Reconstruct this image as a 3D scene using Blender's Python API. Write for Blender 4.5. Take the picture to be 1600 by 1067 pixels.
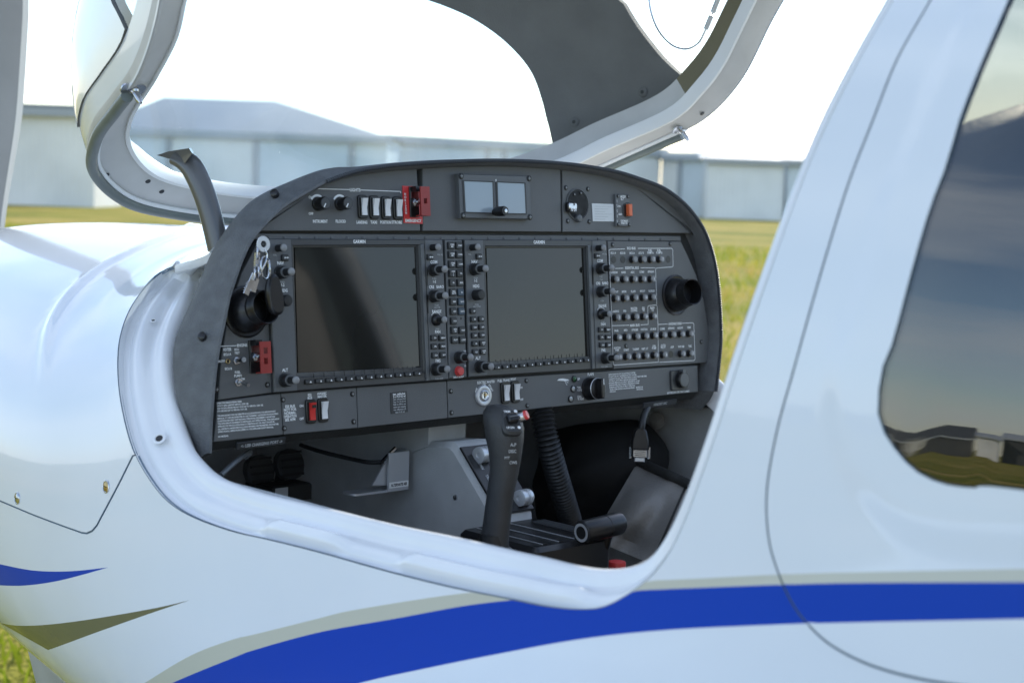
import bpy, bmesh, math, random
from mathutils import Vector, Matrix, noise
from mathutils.geometry import delaunay_2d_cdt
from mathutils.bvhtree import BVHTree
R = math.radians
random.seed(7)
scn = bpy.context.scene
for o in list(bpy.data.objects): bpy.data.objects.remove(o)
COL = scn.collection

# ------------------------------------------------------------------ camera
F = 2633.95                                   # focal length in photo pixels (1600 wide)
TILT = R(6.3)                                 # instrument panel leans forward
sT, cT = math.sin(TILT), math.cos(TILT)
def p2w(v): return Vector((v[0], cT*v[1] + sT*v[2], -sT*v[1] + cT*v[2]))
_f = Vector((0.69424333, 0.71962345, -0.01297307)); _r = Vector((0.71870112, -0.69409654, -0.04121526))
_d = _f.cross(_r)
FW, RT, DN = p2w(_f).normalized(), p2w(_r).normalized(), p2w(_d).normalized()
CAM = p2w((-1.27107676, -1.75714547, -0.11559387)) + Vector((-0.391, 0, 0))
PO = Vector((-0.391, 0, 1.62 - CAM.z)); CAM.z = 1.62      # PO: top left corner of the left display
cd = bpy.data.cameras.new('camera'); cam = bpy.data.objects.new('camera', cd); COL.objects.link(cam)
m = Matrix((RT, -DN, -FW)).transposed().to_4x4(); m.translation = CAM
cam.matrix_world = m
cd.sensor_width = 36; cd.lens = F*36/1600; cd.clip_start = .05; cd.clip_end = 4000
cd.dof.use_dof = True; cd.dof.focus_distance = 2.36; cd.dof.aperture_fstop = 6.8
scn.camera = cam

# ------------------------------------------------------------------ light
SUN_AZ, SUN_EL = R(62), R(30)
w = bpy.data.worlds.new('World'); scn.world = w; w.use_nodes = True
nt = w.node_tree; bg = nt.nodes['Background']
sky = nt.nodes.new('ShaderNodeTexSky'); sky.sky_type = 'NISHITA'; sky.sun_disc = False
sky.sun_elevation = SUN_EL; sky.sun_rotation = SUN_AZ; sky.air_density = 1.0; sky.dust_density = .3; sky.ozone_density = 3.0
# thin broken cloud over the whole sky
tc = nt.nodes.new('ShaderNodeTexCoord'); mp = nt.nodes.new('ShaderNodeMapping'); mp.inputs['Scale'].default_value = (1.2, 1.2, 5.0)
nz = nt.nodes.new('ShaderNodeTexNoise'); nz.inputs['Scale'].default_value = 1.7; nz.inputs['Detail'].default_value = 7; nz.inputs['Roughness'].default_value = .55
cr = nt.nodes.new('ShaderNodeValToRGB'); cr.color_ramp.elements[0].position = .42; cr.color_ramp.elements[1].position = .66
cr.color_ramp.elements[0].color = (.04, .04, .04, 1); cr.color_ramp.elements[1].color = (.66, .66, .66, 1)
mx = nt.nodes.new('ShaderNodeMix'); mx.data_type = 'RGBA'; mx.inputs['B'].default_value = (5.6, 6.1, 6.8, 1)
L = nt.links.new
L(tc.outputs['Generated'], mp.inputs['Vector']); L(mp.outputs[0], nz.inputs['Vector']); L(nz.outputs['Fac'], cr.inputs[0])
L(cr.outputs[0], mx.inputs['Factor']); L(sky.outputs[0], mx.inputs['A']); L(mx.outputs['Result'], bg.inputs[0])
bg.inputs[1].default_value = .12
sd = bpy.data.lights.new('sun', 'SUN'); sd.energy = 2.6; sd.angle = R(.53); sd.color = (1, .93, .80)
so = bpy.data.objects.new('sun', sd); COL.objects.link(so)
S = Vector((math.sin(SUN_AZ)*math.cos(SUN_EL), math.cos(SUN_AZ)*math.cos(SUN_EL), math.sin(SUN_EL)))
so.rotation_euler = S.to_track_quat('Z', 'Y').to_euler(); so.location = (0, 0, 30)
vs = scn.view_settings; vs.view_transform = 'Standard'; vs.look = 'None'; vs.gamma = 1; vs.exposure = 1.22
scn.render.engine = 'CYCLES'
scn.cycles.max_bounces = 8; scn.cycles.transparent_max_bounces = 16

# ------------------------------------------------------------------ pixel helpers
def ray(x, y): return (FW + RT*((x-800)/F) + DN*((y-533.5)/F)).normalized()
def atX(x, y, X): d = ray(x, y); return CAM + d*((X-CAM.x)/d.x)
def atY(x, y, Y): d = ray(x, y); return CAM + d*((Y-CAM.y)/d.y)
def atZ(x, y, Z): d = ray(x, y); return CAM + d*((Z-CAM.z)/d.z)
def depth(p): return (p-CAM).dot(FW)
PN = p2w((0, 1, 0)); PV = p2w((0, 0, 1)); PU = Vector((1, 0, 0))
def PW(u, v, d=0): return PO + PU*u + PV*v - PN*d
def uv(x, y, d=0):
    o = PO - PN*d; r = ray(x, y); q = CAM + r*((o-CAM).dot(PN)/r.dot(PN)) - o
    return q.dot(PU), q.dot(PV)
def pscale(x, y): u, v = uv(x, y); return depth(PW(u, v))/F          # metres per pixel (vertical)
def PM(u, v, d=0, rot=0):
    M = Matrix((PU, PV, -PN)).transposed().to_4x4(); M.translation = PW(u, v, d)
    return M @ Matrix.Rotation(rot, 4, 'Z')
def pm(x, y, d=0, rot=0): u, v = uv(x, y, d); return PM(u, v, d, rot)

def crom(P, n):
    """Catmull-Rom through points, n samples evenly by length"""
    P = [Vector(p) for p in P]; Q = []
    for i in range(len(P)-1):
        a, b, c, d = P[max(i-1, 0)], P[i], P[i+1], P[min(i+2, len(P)-1)]
        for k in range(12):
            t = k/12
            Q.append(.5*((2*b) + (c-a)*t + (2*a-5*b+4*c-d)*t*t + (3*b-a-3*c+d)*t**3))
    Q.append(P[-1]); return even(Q, n)
def even(Q, n):
    L_ = [0]
    for a, b in zip(Q, Q[1:]): L_.append(L_[-1] + (b-a).length)
    out = []; j = 0
    for i in range(n):
        s = L_[-1]*i/(n-1)
        while j < len(Q)-2 and L_[j+1] < s: j += 1
        t = (s-L_[j])/max(1e-9, L_[j+1]-L_[j]); out.append(Q[j].lerp(Q[j+1], min(1, max(0, t))))
    return out
def lerp(a, b, t): return a + (b-a)*t
def sstep(a, b, x): t = min(1, max(0, (x-a)/(b-a))); return t*t*(3-2*t)
def interp(tab, x):
    """monotone cubic through the table"""
    if x <= tab[0][0]: return tab[0][1]
    if x >= tab[-1][0]: return tab[-1][1]
    n = len(tab); D = [(tab[i+1][1]-tab[i][1])/(tab[i+1][0]-tab[i][0]) for i in range(n-1)]
    def tan(i):
        if i == 0: return D[0]
        if i == n-1: return D[-1]
        return 0 if D[i-1]*D[i] <= 0 else 2*D[i-1]*D[i]/(D[i-1]+D[i])
    for i in range(n-1):
        if x <= tab[i+1][0]:
            h = tab[i+1][0]-tab[i][0]; t = (x-tab[i][0])/h; t2, t3 = t*t, t*t*t
            return tab[i][1]*(2*t3-3*t2+1) + tan(i)*h*(t3-2*t2+t) + tab[i+1][1]*(3*t2-2*t3) + tan(i+1)*h*(t3-t2)

# ------------------------------------------------------------------ materials
MATS = {}
def mat(name, col, rough=.5, metal=0, coat=0, bump=0, bscale=300, var=0, vscale=8, emis=None, spec=.5, vcol=None, detail=4):
    if name in MATS: return MATS[name]
    m = bpy.data.materials.new(name); m.use_nodes = True; t = m.node_tree; b = t.nodes['Principled BSDF']
    b.inputs['Base Color'].default_value = (*col, 1); b.inputs['Roughness'].default_value = rough; b.inputs['Metallic'].default_value = metal
    b.inputs['Coat Weight'].default_value = coat; b.inputs['Coat Roughness'].default_value = .04; b.inputs['Specular IOR Level'].default_value = spec
    g = t.nodes.new('ShaderNodeTexCoord')
    if var:
        n = t.nodes.new('ShaderNodeTexNoise'); n.inputs['Scale'].default_value = vscale; n.inputs['Detail'].default_value = detail
        t.links.new(g.outputs['Object'], n.inputs['Vector'])
        r = t.nodes.new('ShaderNodeValToRGB'); r.color_ramp.elements[0].position = .3; r.color_ramp.elements[1].position = .7
        c0 = [c*(1-var) for c in col]; c1 = vcol or [min(1, c*(1+var)) for c in col]
        r.color_ramp.elements[0].color = (*c0, 1); r.color_ramp.elements[1].color = (*c1, 1)
        t.links.new(n.outputs['Fac'], r.inputs[0]); t.links.new(r.outputs[0], b.inputs['Base Color'])
        mr = t.nodes.new('ShaderNodeMapRange'); mr.inputs['To Min'].default_value = max(0, rough*(1-var)); mr.inputs['To Max'].default_value = min(1, rough*(1+var))
        t.links.new(n.outputs['Fac'], mr.inputs['Value']); t.links.new(mr.outputs[0], b.inputs['Roughness'])
    if bump:
        n = t.nodes.new('ShaderNodeTexNoise'); n.inputs['Scale'].default_value = bscale; n.inputs['Detail'].default_value = 2
        t.links.new(g.outputs['Object'], n.inputs['Vector'])
        bp = t.nodes.new('ShaderNodeBump'); bp.inputs['Strength'].default_value = bump; bp.inputs['Distance'].default_value = .002
        t.links.new(n.outputs['Fac'], bp.inputs['Height']); t.links.new(bp.outputs[0], b.inputs['Normal'])
    if emis:
        b.inputs['Emission Color'].default_value = (*emis[:3], 1); b.inputs['Emission Strength'].default_value = emis[3]
    MATS[name] = m; return m
WHITE = mat('white_gelcoat', (.765, .80, .845), .22, coat=.9, var=.03, vscale=3, spec=.2)
BLUE = mat('blue_paint', (.0, .050, .42), .28, coat=.0, spec=.22)
BEIGE = mat('beige_paint', (.55, .55, .47), .2, coat=.6)
OLIVE = mat('olive_paint', (.13, .13, .09), .2, coat=.6)
FLANGE = mat('flange_white', (.81, .825, .845), .24, coat=.3, var=.03, vscale=9)
HOOD = mat('hood_fabric', (.120, .126, .132), .72, bump=.7, bscale=420, var=.18, vscale=60)
BEAD = mat('hood_edge_braid', (.05, .056, .066), .5, bump=.3, bscale=500)
PANEL = mat('panel_paint', (.108, .113, .116), .45, bump=.22, bscale=900, var=.10, vscale=12)
PANEL2 = mat('panel_dark', (.035, .037, .039), .5, bump=.2, bscale=700, var=.15)
BEZEL = mat('bezel_grey', (.105, .113, .120), .38, bump=.2, bscale=1100, var=.08, vscale=14)
BEZDK = mat('bezel_dark', (.048, .051, .054), .34, var=.15)
STICKM = mat('stick_grip', (.034, .036, .038), .5, bump=.3, bscale=500, var=.12, vscale=30)
RUBBER = mat('black_rubber', (.014, .015, .016), .45, bump=.2, bscale=300, var=.2)
BLACK = mat('black_plastic', (.010, .010, .011), .32, var=.2)
KNOBTIP = mat('grey_knob_tip', (.26, .265, .27), .5)
PRINT = mat('white_print', (.86, .88, .88), .6)
PRINTDIM = mat('grey_print', (.40, .42, .43), .6)
SCREEN = mat('screen_glass', (.018, .018, .016), .06, coat=.25, spec=.4, var=.3, vscale=3)
STBY = mat('standby_screen', (.30, .36, .40), .12, coat=.6)
STEEL = mat('steel', (.55, .56, .58), .25, metal=1, var=.15, vscale=40)
BRASS = mat('brass', (.52, .38, .18), .35, metal=1)
DKSTEEL = mat('dark_screw', (.06, .06, .06), .35, metal=.8)
REDP = mat('red_placard', (.62, .045, .045), .4, var=.06)
GUARD = mat('red_guard', (.30, .030, .026), .4, var=.12, vscale=30)
REDBR = mat('red_rocker', (.62, .035, .03), .3)
ORANGE = mat('orange_rocker', (.75, .16, .06), .4)
WROCK = mat('white_rocker', (.74, .75, .76), .3)
GREYWALL = mat('cabin_grey', (.46, .475, .475), .55, bump=.5, bscale=700, var=.10, vscale=18)
DARKIN = mat('cabin_dark', (.022, .023, .022), .8, bump=.4, bscale=200, var=.3)
CARPET = mat('black_carpet', (.012, .012, .012), .95, bump=.8, bscale=900, var=.3, vscale=40)
LEATHER = mat('grey_leather', (.25, .24, .225), .5, bump=.5, bscale=220, var=.15, vscale=10)
TRIM = mat('canopy_trim', (.13, .13, .125), .75, bump=.5, bscale=650, var=.1, vscale=14)
FLARETRIM = mat('canopy_sill_trim_flare', (.17, .15, .09), .6, bump=.3, bscale=400, var=.1)  # grey trim; the warm sun flare on it is put into this olive colour
CFLANGE = mat('canopy_flange', (.53, .52, .50), .42, var=.06, vscale=20)
SEAL = mat('rubber_seal', (.13, .15, .14), .42, var=.15, vscale=20)
SEALW = mat('white_seal', (.78, .78, .77), .35)
STRUT = mat('strut_grey', (.115, .115, .115), .3, metal=.3, coat=.25, var=.1)
SILVER = mat('silver_paint', (.58, .60, .62), .35, metal=.5)
GREENL = mat('green_lens', (.03, .10, .04), .15)
CLEARL = mat('clear_lens', (.45, .47, .46), .15, metal=.4)
REDB = mat('red_button', (.65, .06, .06), .35)
LITBLUE = mat('blue_label_key', (.05, .078, .11), .4)
PLAC = mat('silver_placard', (.62, .64, .65), .45, metal=.2)
GAPM = mat('seam_dark', (.16, .22, .28), .7)
PROP = mat('prop_grey', (.24, .24, .235), .4, var=.08)
PROPW = mat('prop_edge', (.62, .60, .55), .35)

def glass(name, tint, dust, rough=.0, scratches=True, ior=1.49):
    m = bpy.data.materials.new(name); m.use_nodes = True; t = m.node_tree; t.nodes.clear()
    o = t.nodes.new('ShaderNodeOutputMaterial'); tr = t.nodes.new('ShaderNodeBsdfTransparent'); tr.inputs[0].default_value = (*tint, 1)
    gl = t.nodes.new('ShaderNodeBsdfGlossy'); gl.inputs['Roughness'].default_value = rough; gl.inputs[0].default_value = (1, 1, 1, 1)
    fr = t.nodes.new('ShaderNodeFresnel'); ge = t.nodes.new('ShaderNodeNewGeometry'); im = t.nodes.new('ShaderNodeMix')
    im.inputs['A'].default_value = ior; im.inputs['B'].default_value = 1/ior; t.links.new(ge.outputs['Backfacing'], im.inputs['Factor']); t.links.new(im.outputs['Result'], fr.inputs[0])   # thin sheet: the same from both sides
    m1 = t.nodes.new('ShaderNodeMixShader'); m2 = t.nodes.new('ShaderNodeMixShader')
    df = t.nodes.new('ShaderNodeBsdfTranslucent'); df.inputs[0].default_value = (.85, .88, .9, 1)
    t.links.new(fr.outputs[0], m1.inputs[0]); t.links.new(tr.outputs[0], m1.inputs[1]); t.links.new(gl.outputs[0], m1.inputs[2])
    t.links.new(m1.outputs[0], m2.inputs[1]); t.links.new(df.outputs[0], m2.inputs[2]); t.links.new(m2.outputs[0], o.inputs[0])
    g = t.nodes.new('ShaderNodeTexCoord')
    n = t.nodes.new('ShaderNodeTexNoise'); n.inputs['Scale'].default_value = 7; n.inputs['Detail'].default_value = 6
    r = t.nodes.new('ShaderNodeMapRange'); r.inputs['From Min'].default_value = .35; r.inputs['From Max'].default_value = .7
    r.inputs['To Min'].default_value = dust*.5; r.inputs['To Max'].default_value = dust*1.6
    t.links.new(g.outputs['Object'], n.inputs['Vector']); t.links.new(n.outputs['Fac'], r.inputs[0])
    last = r.outputs[0]
    if scratches:
        v = t.nodes.new('ShaderNodeTexVoronoi'); v.inputs['Scale'].default_value = 130; v.feature = 'F1'
        v2 = t.nodes.new('ShaderNodeTexWhiteNoise'); v2.noise_dimensions = '3D'
        t.links.new(g.outputs['Object'], v.inputs['Vector']); t.links.new(v.outputs['Position'], v2.inputs['Vector'])
        a = t.nodes.new('ShaderNodeMath'); a.operation = 'LESS_THAN'; a.inputs[1].default_value = .10
        b = t.nodes.new('ShaderNodeMath'); b.operation = 'LESS_THAN'; b.inputs[1].default_value = .10
        c = t.nodes.new('ShaderNodeMath'); c.operation = 'MULTIPLY'; e = t.nodes.new('ShaderNodeMath'); e.operation = 'MULTIPLY_ADD'; e.inputs[1].default_value = .5
        t.links.new(v.outputs['Distance'], a.inputs[0]); t.links.new(v2.outputs['Value'], b.inputs[0])
        t.links.new(a.outputs[0], c.inputs[0]); t.links.new(b.outputs[0], c.inputs[1]); t.links.new(c.outputs[0], e.inputs[0]); t.links.new(last, e.inputs[2]); last = e.outputs[0]
    t.links.new(last, m2.inputs[0])
    MATS[name] = m; return m
PLEXI = glass('plexiglass', (.70, .83, .92), .12)
SIDEPLEX = glass('side_plexiglass', (.90, .93, .93), .03)
TINTED = glass('tinted_window', (.50, .50, .47), .004, scratches=False, ior=2.0)

# ------------------------------------------------------------------ mesh builder
class MB:
    def __init__(s): s.v = []; s.f = []; s.m = []; s.sm = []; s.mats = []
    def mi(s, mt):
        if mt not in s.mats: s.mats.append(mt)
        return s.mats.index(mt)
    def add(s, V, Fc, mt, M=None, smooth=True):
        k = len(s.v); i = s.mi(mt)
        s.v += [(M @ Vector(p)) if M else Vector(p) for p in V]
        for f in Fc: s.f.append([a+k for a in f]); s.m.append(i); s.sm.append(smooth)
        return s
    def ring(s, rings, mt, M=None, closed=True, cap0=False, cap1=False, smooth=True, wrap=False):
        n = len(rings[0]); V = [p for r in rings for p in r]; Fc = []
        rows = len(rings) if wrap else len(rings)-1
        for a in range(rows):
            for b in range(n if closed else n-1):
                c = (b+1) % n; a2 = (a+1) % len(rings)
                Fc.append((a*n+b, a*n+c, a2*n+c, a2*n+b))
        s.add(V, Fc, mt, M, smooth)
        if cap0: s.add(rings[0], [list(range(n))[::-1]], mt, M, False)
        if cap1: s.add(rings[-1], [list(range(n))], mt, M, False)
        return s
    def prism(s, poly, z0, z1, mt, M=None, ch=0, smooth=False):
        """poly: 2-D outline (ccw) with chamfered top"""
        n = len(poly); r0 = [(x, y, z0) for x, y in poly]
        if ch:
            ins = inset(poly, ch)
            rings = [r0, [(x, y, z1-ch) for x, y in poly], [(x, y, z1) for x, y in ins]]
        else: rings = [r0, [(x, y, z1) for x, y in poly]]
        return s.ring(rings, mt, M, cap0=True, cap1=True, smooth=smooth)
    def box(s, x0, x1, y0, y1, z0, z1, mt, M=None, ch=0, r=0):
        return s.prism(rrect((x0+x1)/2, (y0+y1)/2, x1-x0, y1-y0, r), z0, z1, mt, M, ch)
    def lathe(s, prof, mt, M=None, n=20, cap=True, smooth=True):
        rings = [[(r*math.cos(2*math.pi*i/n), r*math.sin(2*math.pi*i/n), z) for i in range(n)] for r, z in prof]
        return s.ring(rings, mt, M, cap0=cap and prof[0][0] > 1e-6, cap1=cap and prof[-1][0] > 1e-6, smooth=smooth)
    def tube(s, P, r, mt, n=8, M=None, cap=True):
        P = [Vector(p) for p in P]; rings = []; up = None
        for i, p in enumerate(P):
            t = (P[min(i+1, len(P)-1)] - P[max(i-1, 0)]).normalized()
            if up is None: up = Vector((0, 0, 1)) if abs(t.z) < .9 else Vector((1, 0, 0))
            a = t.cross(up).normalized(); up = a.cross(t).normalized()
            rr = r[i] if isinstance(r, (list, tuple)) else r
            rings.append([p + (a*math.cos(2*math.pi*k/n) + up*math.sin(2*math.pi*k/n))*rr for k in range(n)])
        return s.ring(rings, mt, M, cap0=cap, cap1=cap)
    def obj(s, name, parent=None, M=None, auto=None):
        me = s.mesh(name); return link(name, me, parent, M)
    def mesh(s, name):
        me = bpy.data.meshes.new(name); me.from_pydata(s.v, [], s.f)
        for mt in s.mats: me.materials.append(mt)
        me.polygons.foreach_set('material_index', s.m); me.polygons.foreach_set('use_smooth', s.sm)
        bm = bmesh.new(); bm.from_mesh(me); bmesh.ops.recalc_face_normals(bm, faces=bm.faces); bm.to_mesh(me); bm.free()
        try: me.set_sharp_from_angle(angle=R(38))
        except Exception: pass
        me.update(); return me
def link(name, me, parent=None, M=None):
    o = bpy.data.objects.new(name, me); COL.objects.link(o)
    if parent: o.parent = parent
    if M is not None: o.matrix_basis = M
    return o
def inset(poly, d):
    n = len(poly); out = []
    A = sum(poly[i][0]*poly[(i+1) % n][1] - poly[(i+1) % n][0]*poly[i][1] for i in range(n)); sg = 1 if A > 0 else -1
    for i in range(n):
        p0, p1, p2 = (Vector(poly[(i+k) % n]) for k in (-1, 0, 1))
        a = (p1-p0); b = (p2-p1)
        if a.length < 1e-9: a = b
        if b.length < 1e-9: b = a
        a.normalize(); b.normalize(); na = Vector((-a.y, a.x))*sg; nb = Vector((-b.y, b.x))*sg
        m = (na+nb); k = m.dot(na); m = m/(k if k > .25 else .25)
        q = p1 + m*d; out.append((q.x, q.y))
    return out
def rrect(cx, cy, w, h, r=0, n=3):
    if r <= 0: return [(cx-w/2, cy-h/2), (cx+w/2, cy-h/2), (cx+w/2, cy+h/2), (cx-w/2, cy+h/2)]
    P = []
    for sx, sy, a0 in ((1, 1, 0), (-1, 1, 90), (-1, -1, 180), (1, -1, 270)):
        for k in range(n+1):
            a = R(a0 + 90*k/n); P.append((cx+sx*(w/2-r)+r*math.cos(a), cy+sy*(h/2-r)+r*math.sin(a)))
    return P
def T(x, y, z): return Matrix.Translation((x, y, z))
def frame(dirz, pos, up=Vector((0, 0, 1))):
    z = Vector(dirz).normalized(); x = up.cross(z)
    if x.length < 1e-4: x = Vector((1, 0, 0))
    x.normalize(); y = z.cross(x); M = Matrix((x, y, z)).transposed().to_4x4(); M.translation = pos; return M
def thing(name, label, cat, loc=(0, 0, 0), group=None):
    o = bpy.data.objects.new(name, None); COL.objects.link(o); o.location = loc; o.empty_display_size = .1
    return tag(o, label, cat, group)
def tag(o, label, cat, group=None):
    o['label'] = label; o['category'] = cat
    if group: o['group'] = group
    return o
def struct(o): o['kind'] = 'structure'; return o
def stuff(o): o['kind'] = 'stuff'; return o
def shell(name, V, N, Fc, t_out, t_in, m_out, m_in, m_rim, parent, fm=None, extra=()):
    """closed thin solid from a triangulated sheet; fm: outer material per face"""
    b = MB(); n = len(V)
    A = [p + q*t_out for p, q in zip(V, N)]; B = [p - q*t_in for p, q in zip(V, N)]
    b.v = A + B
    cnt = {}
    for k, f in enumerate(Fc):
        b.f.append(list(f)); b.m.append(b.mi(fm[k] if fm else m_out)); b.sm.append(True)
        b.f.append([i+n for i in reversed(f)]); b.m.append(b.mi(m_in)); b.sm.append(True)
        for a, c in zip(f, list(f[1:])+[f[0]]): cnt[(a, c)] = 1
    for (a, c) in cnt:
        if (c, a) not in cnt:
            b.f.append([c, a, a+n, c+n]); b.m.append(b.mi(m_rim)); b.sm.append(False)
    me = bpy.data.meshes.new(name); me.from_pydata(b.v, [], b.f)
    for mt in b.mats: me.materials.append(mt)
    me.polygons.foreach_set('material_index', b.m); me.polygons.foreach_set('use_smooth', b.sm)
    try: me.set_sharp_from_angle(angle=R(40))
    except Exception: pass
    me.normals_split_custom_set_from_vertices([tuple(q) for q in N] + [tuple(-q) for q in N]) if False else None
    return link(name, me, parent)

# ------------------------------------------------------------------ lettering
_tc = bpy.data.curves.new('t', 'FONT'); _tc.resolution_u = 2; _tc.offset = .032; _to = bpy.data.objects.new('t', _tc)
_tcache = {}
def glyphs(s):
    if s not in _tcache:
        _tc.body = s; _tc.align_x = 'CENTER'; me = bpy.data.meshes.new_from_object(_to)
        V = [v.co.copy() for v in me.vertices]; Fc = [list(p.vertices) for p in me.polygons]; bpy.data.meshes.remove(me)
        _tcache[s] = (V, Fc)
    return _tcache[s]
def text(b, s, M, h, mt=None, wmax=None, bold=0, align='C'):
    """h: cap height in metres; centred on M's origin"""
    V, Fc = glyphs(s)
    if not V: return
    x0 = min(v.x for v in V); x1 = max(v.x for v in V); k = h/.70; kx = k*.92
    if wmax and (x1-x0)*kx > wmax: kx = wmax/(x1-x0)
    cx = (x0+x1)/2 if align == 'C' else x0
    b.add([((v.x-cx)*kx, (v.y-.35)*k, 0) for v in V], Fc, mt or PRINT, M, False)
def ptext(b, x, y, s, hpx, d=0, mt=None, wpx=None, align='C', rot=0):
    u, v = uv(x, y, d); sc = pscale(x, y)
    text(b, s, PM(u, v, d+.0006, rot), hpx*1.24*sc, mt, wpx*sc*1.45 if wpx else None, align=align)

# ================================================================== GROUND
def grass_material():
    m = bpy.data.materials.new('grass_ground'); m.use_nodes = True; t = m.node_tree; b = t.nodes['Principled BSDF']; b.inputs['Roughness'].default_value = .95
    b.inputs['Specular IOR Level'].default_value = .1
    g = t.nodes.new('ShaderNodeTexCoord'); mp = t.nodes.new('ShaderNodeMapping'); t.links.new(g.outputs['Object'], mp.inputs[0])
    cols = [(.12, .14, .018), (.22, .21, .03), (.38, .29, .08), (.46, .33, .13)]
    n1 = t.nodes.new('ShaderNodeTexNoise'); n1.inputs['Scale'].default_value = .16; n1.inputs['Detail'].default_value = 7; n1.inputs['Roughness'].default_value = .62
    t.links.new(mp.outputs[0], n1.inputs['Vector'])
    r = t.nodes.new('ShaderNodeValToRGB'); e = r.color_ramp.elements; e[0].position = .34; e[0].color = (*cols[0], 1); e[1].position = .72; e[1].color = (*cols[3], 1)
    for p, c in ((.48, cols[1]), (.60, cols[2])): q = e.new(p); q.color = (*c, 1)
    n2 = t.nodes.new('ShaderNodeTexNoise'); n2.inputs['Scale'].default_value = 14; n2.inputs['Detail'].default_value = 5
    t.links.new(mp.outputs[0], n2.inputs['Vector'])
    mx = t.nodes.new('ShaderNodeMix'); mx.data_type = 'RGBA'; mx.blend_type = 'OVERLAY'; mx.inputs['Factor'].default_value = .7
    t.links.new(n1.outputs['Fac'], r.inputs[0]); t.links.new(r.outputs[0], mx.inputs['A']); t.links.new(n2.outputs['Fac'], mx.inputs['B']); t.links.new(mx.outputs['Result'], b.inputs['Base Color'])
    bp = t.nodes.new('ShaderNodeBump'); bp.inputs['Distance'].default_value = .08; t.links.new(n2.outputs['Fac'], bp.inputs['Height']); t.links.new(bp.outputs[0], b.inputs['Normal'])
    return m
b = MB(); nS = 24
for i in range(nS):
    for j in range(nS):
        pass
b.add([(-1600, -1600, 0), (1600, -1600, 0), (1600, 1600, 0), (-1600, 1600, 0)], [(0, 1, 2, 3)], grass_material())
struct(b.obj('ground'))
def blade_mat(n, c, c2):
    m = bpy.data.materials.new(n); m.use_nodes = True; t = m.node_tree; t.nodes.clear()
    o = t.nodes.new('ShaderNodeOutputMaterial'); d = t.nodes.new('ShaderNodeBsdfDiffuse'); tl = t.nodes.new('ShaderNodeBsdfTranslucent'); mx = t.nodes.new('ShaderNodeMixShader'); mx.inputs[0].default_value = .5
    d.inputs[0].default_value = (*c, 1); tl.inputs[0].default_value = (*c2, 1)
    t.links.new(d.outputs[0], mx.inputs[1]); t.links.new(tl.outputs[0], mx.inputs[2]); t.links.new(mx.outputs[0], o.inputs[0]); return m
BL = [blade_mat('blade_green', (.12, .17, .02), (.24, .30, .02)), blade_mat('blade_yellow', (.26, .25, .04), (.42, .38, .05)), blade_mat('blade_straw', (.46, .35, .13), (.50, .36, .13))]
b = MB(); [b.mi(x) for x in BL]
rg = random.Random(3)
def blade(x, y, h, wd):
    k = len(b.v); a = rg.random()*6.28; dx, dy = math.cos(a)*wd, math.sin(a)*wd; lx, ly = rg.gauss(0, .35)*h, rg.gauss(0, .35)*h
    b.v += [Vector((x-dx, y-dy, 0)), Vector((x+dx, y+dy, 0)), Vector((x+dx*.5+lx*.4, y+dy*.5+ly*.4, h*.6)), Vector((x+lx, y+ly, h))]
    n_ = noise.noise(Vector((x*.25, y*.25, 1.3)))
    mi = 0 if n_ + rg.gauss(0, .25) < -.05 else (1 if n_ + rg.gauss(0, .25) < .28 else 2)
    for f in ((k, k+1, k+2), (k, k+2, k+3)): b.f.append(f); b.m.append(mi); b.sm.append(False)
for i in range(42000):                      # sector ahead of the lens, denser close by
    d_ = 2.0 + 48*rg.random()**1.35; a = rg.uniform(R(14), R(76))
    x, y = CAM.x + math.sin(a)*d_, CAM.y + math.cos(a)*d_
    blade(x, y, rg.uniform(.05, .13)*(1+d_*.012), .004*(1+d_*.09))
for i in range(9000):
    x, y = rg.uniform(-4.5, 3), rg.uniform(-3.5, 4.5); blade(x, y, rg.uniform(.03, .08), .005)
stuff(tag(b.obj('grass'), 'short green and straw coloured grass of the airfield', 'grass'))

# ================================================================== HANGARS
def gp(x, y): return atZ(x, y, 0)
def hor(x): return 290.66 + (x-800)*.0356
def rib_mat(name, col, rough=.55):
    m = mat(name, col, rough, var=.08, vscale=.4); t = m.node_tree; bs = t.nodes['Principled BSDF']
    g = t.nodes.new('ShaderNodeTexCoord'); wv = t.nodes.new('ShaderNodeTexWave'); wv.inputs['Scale'].default_value = 1.6; wv.inputs['Distortion'].default_value = 0
    bp = t.nodes.new('ShaderNodeBump'); bp.inputs['Distance'].default_value = .04; bp.inputs['Strength'].default_value = .6
    t.links.new(g.outputs['Object'], wv.inputs['Vector']); t.links.new(wv.outputs['Fac'], bp.inputs['Height']); t.links.new(bp.outputs[0], bs.inputs['Normal']); return m
HG = dict(grey=rib_mat('hangar_grey_sheet', (.80, .80, .78)), pale=rib_mat('hangar_pale_sheet', (.80, .82, .82)), blue=rib_mat('hangar_blue_sheet', (.66, .73, .78)),
          roof=rib_mat('hangar_roof_sheet', (.42, .44, .46)), white=rib_mat('hangar_white_roof', (.85, .84, .82)), dark=rib_mat('hangar_dark_sheet', (.07, .075, .08)), slate=rib_mat('hangar_slate_roof', (.20, .215, .235)))
HFASC = mat('hangar_fascia', (.38, .41, .44), .6)
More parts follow.
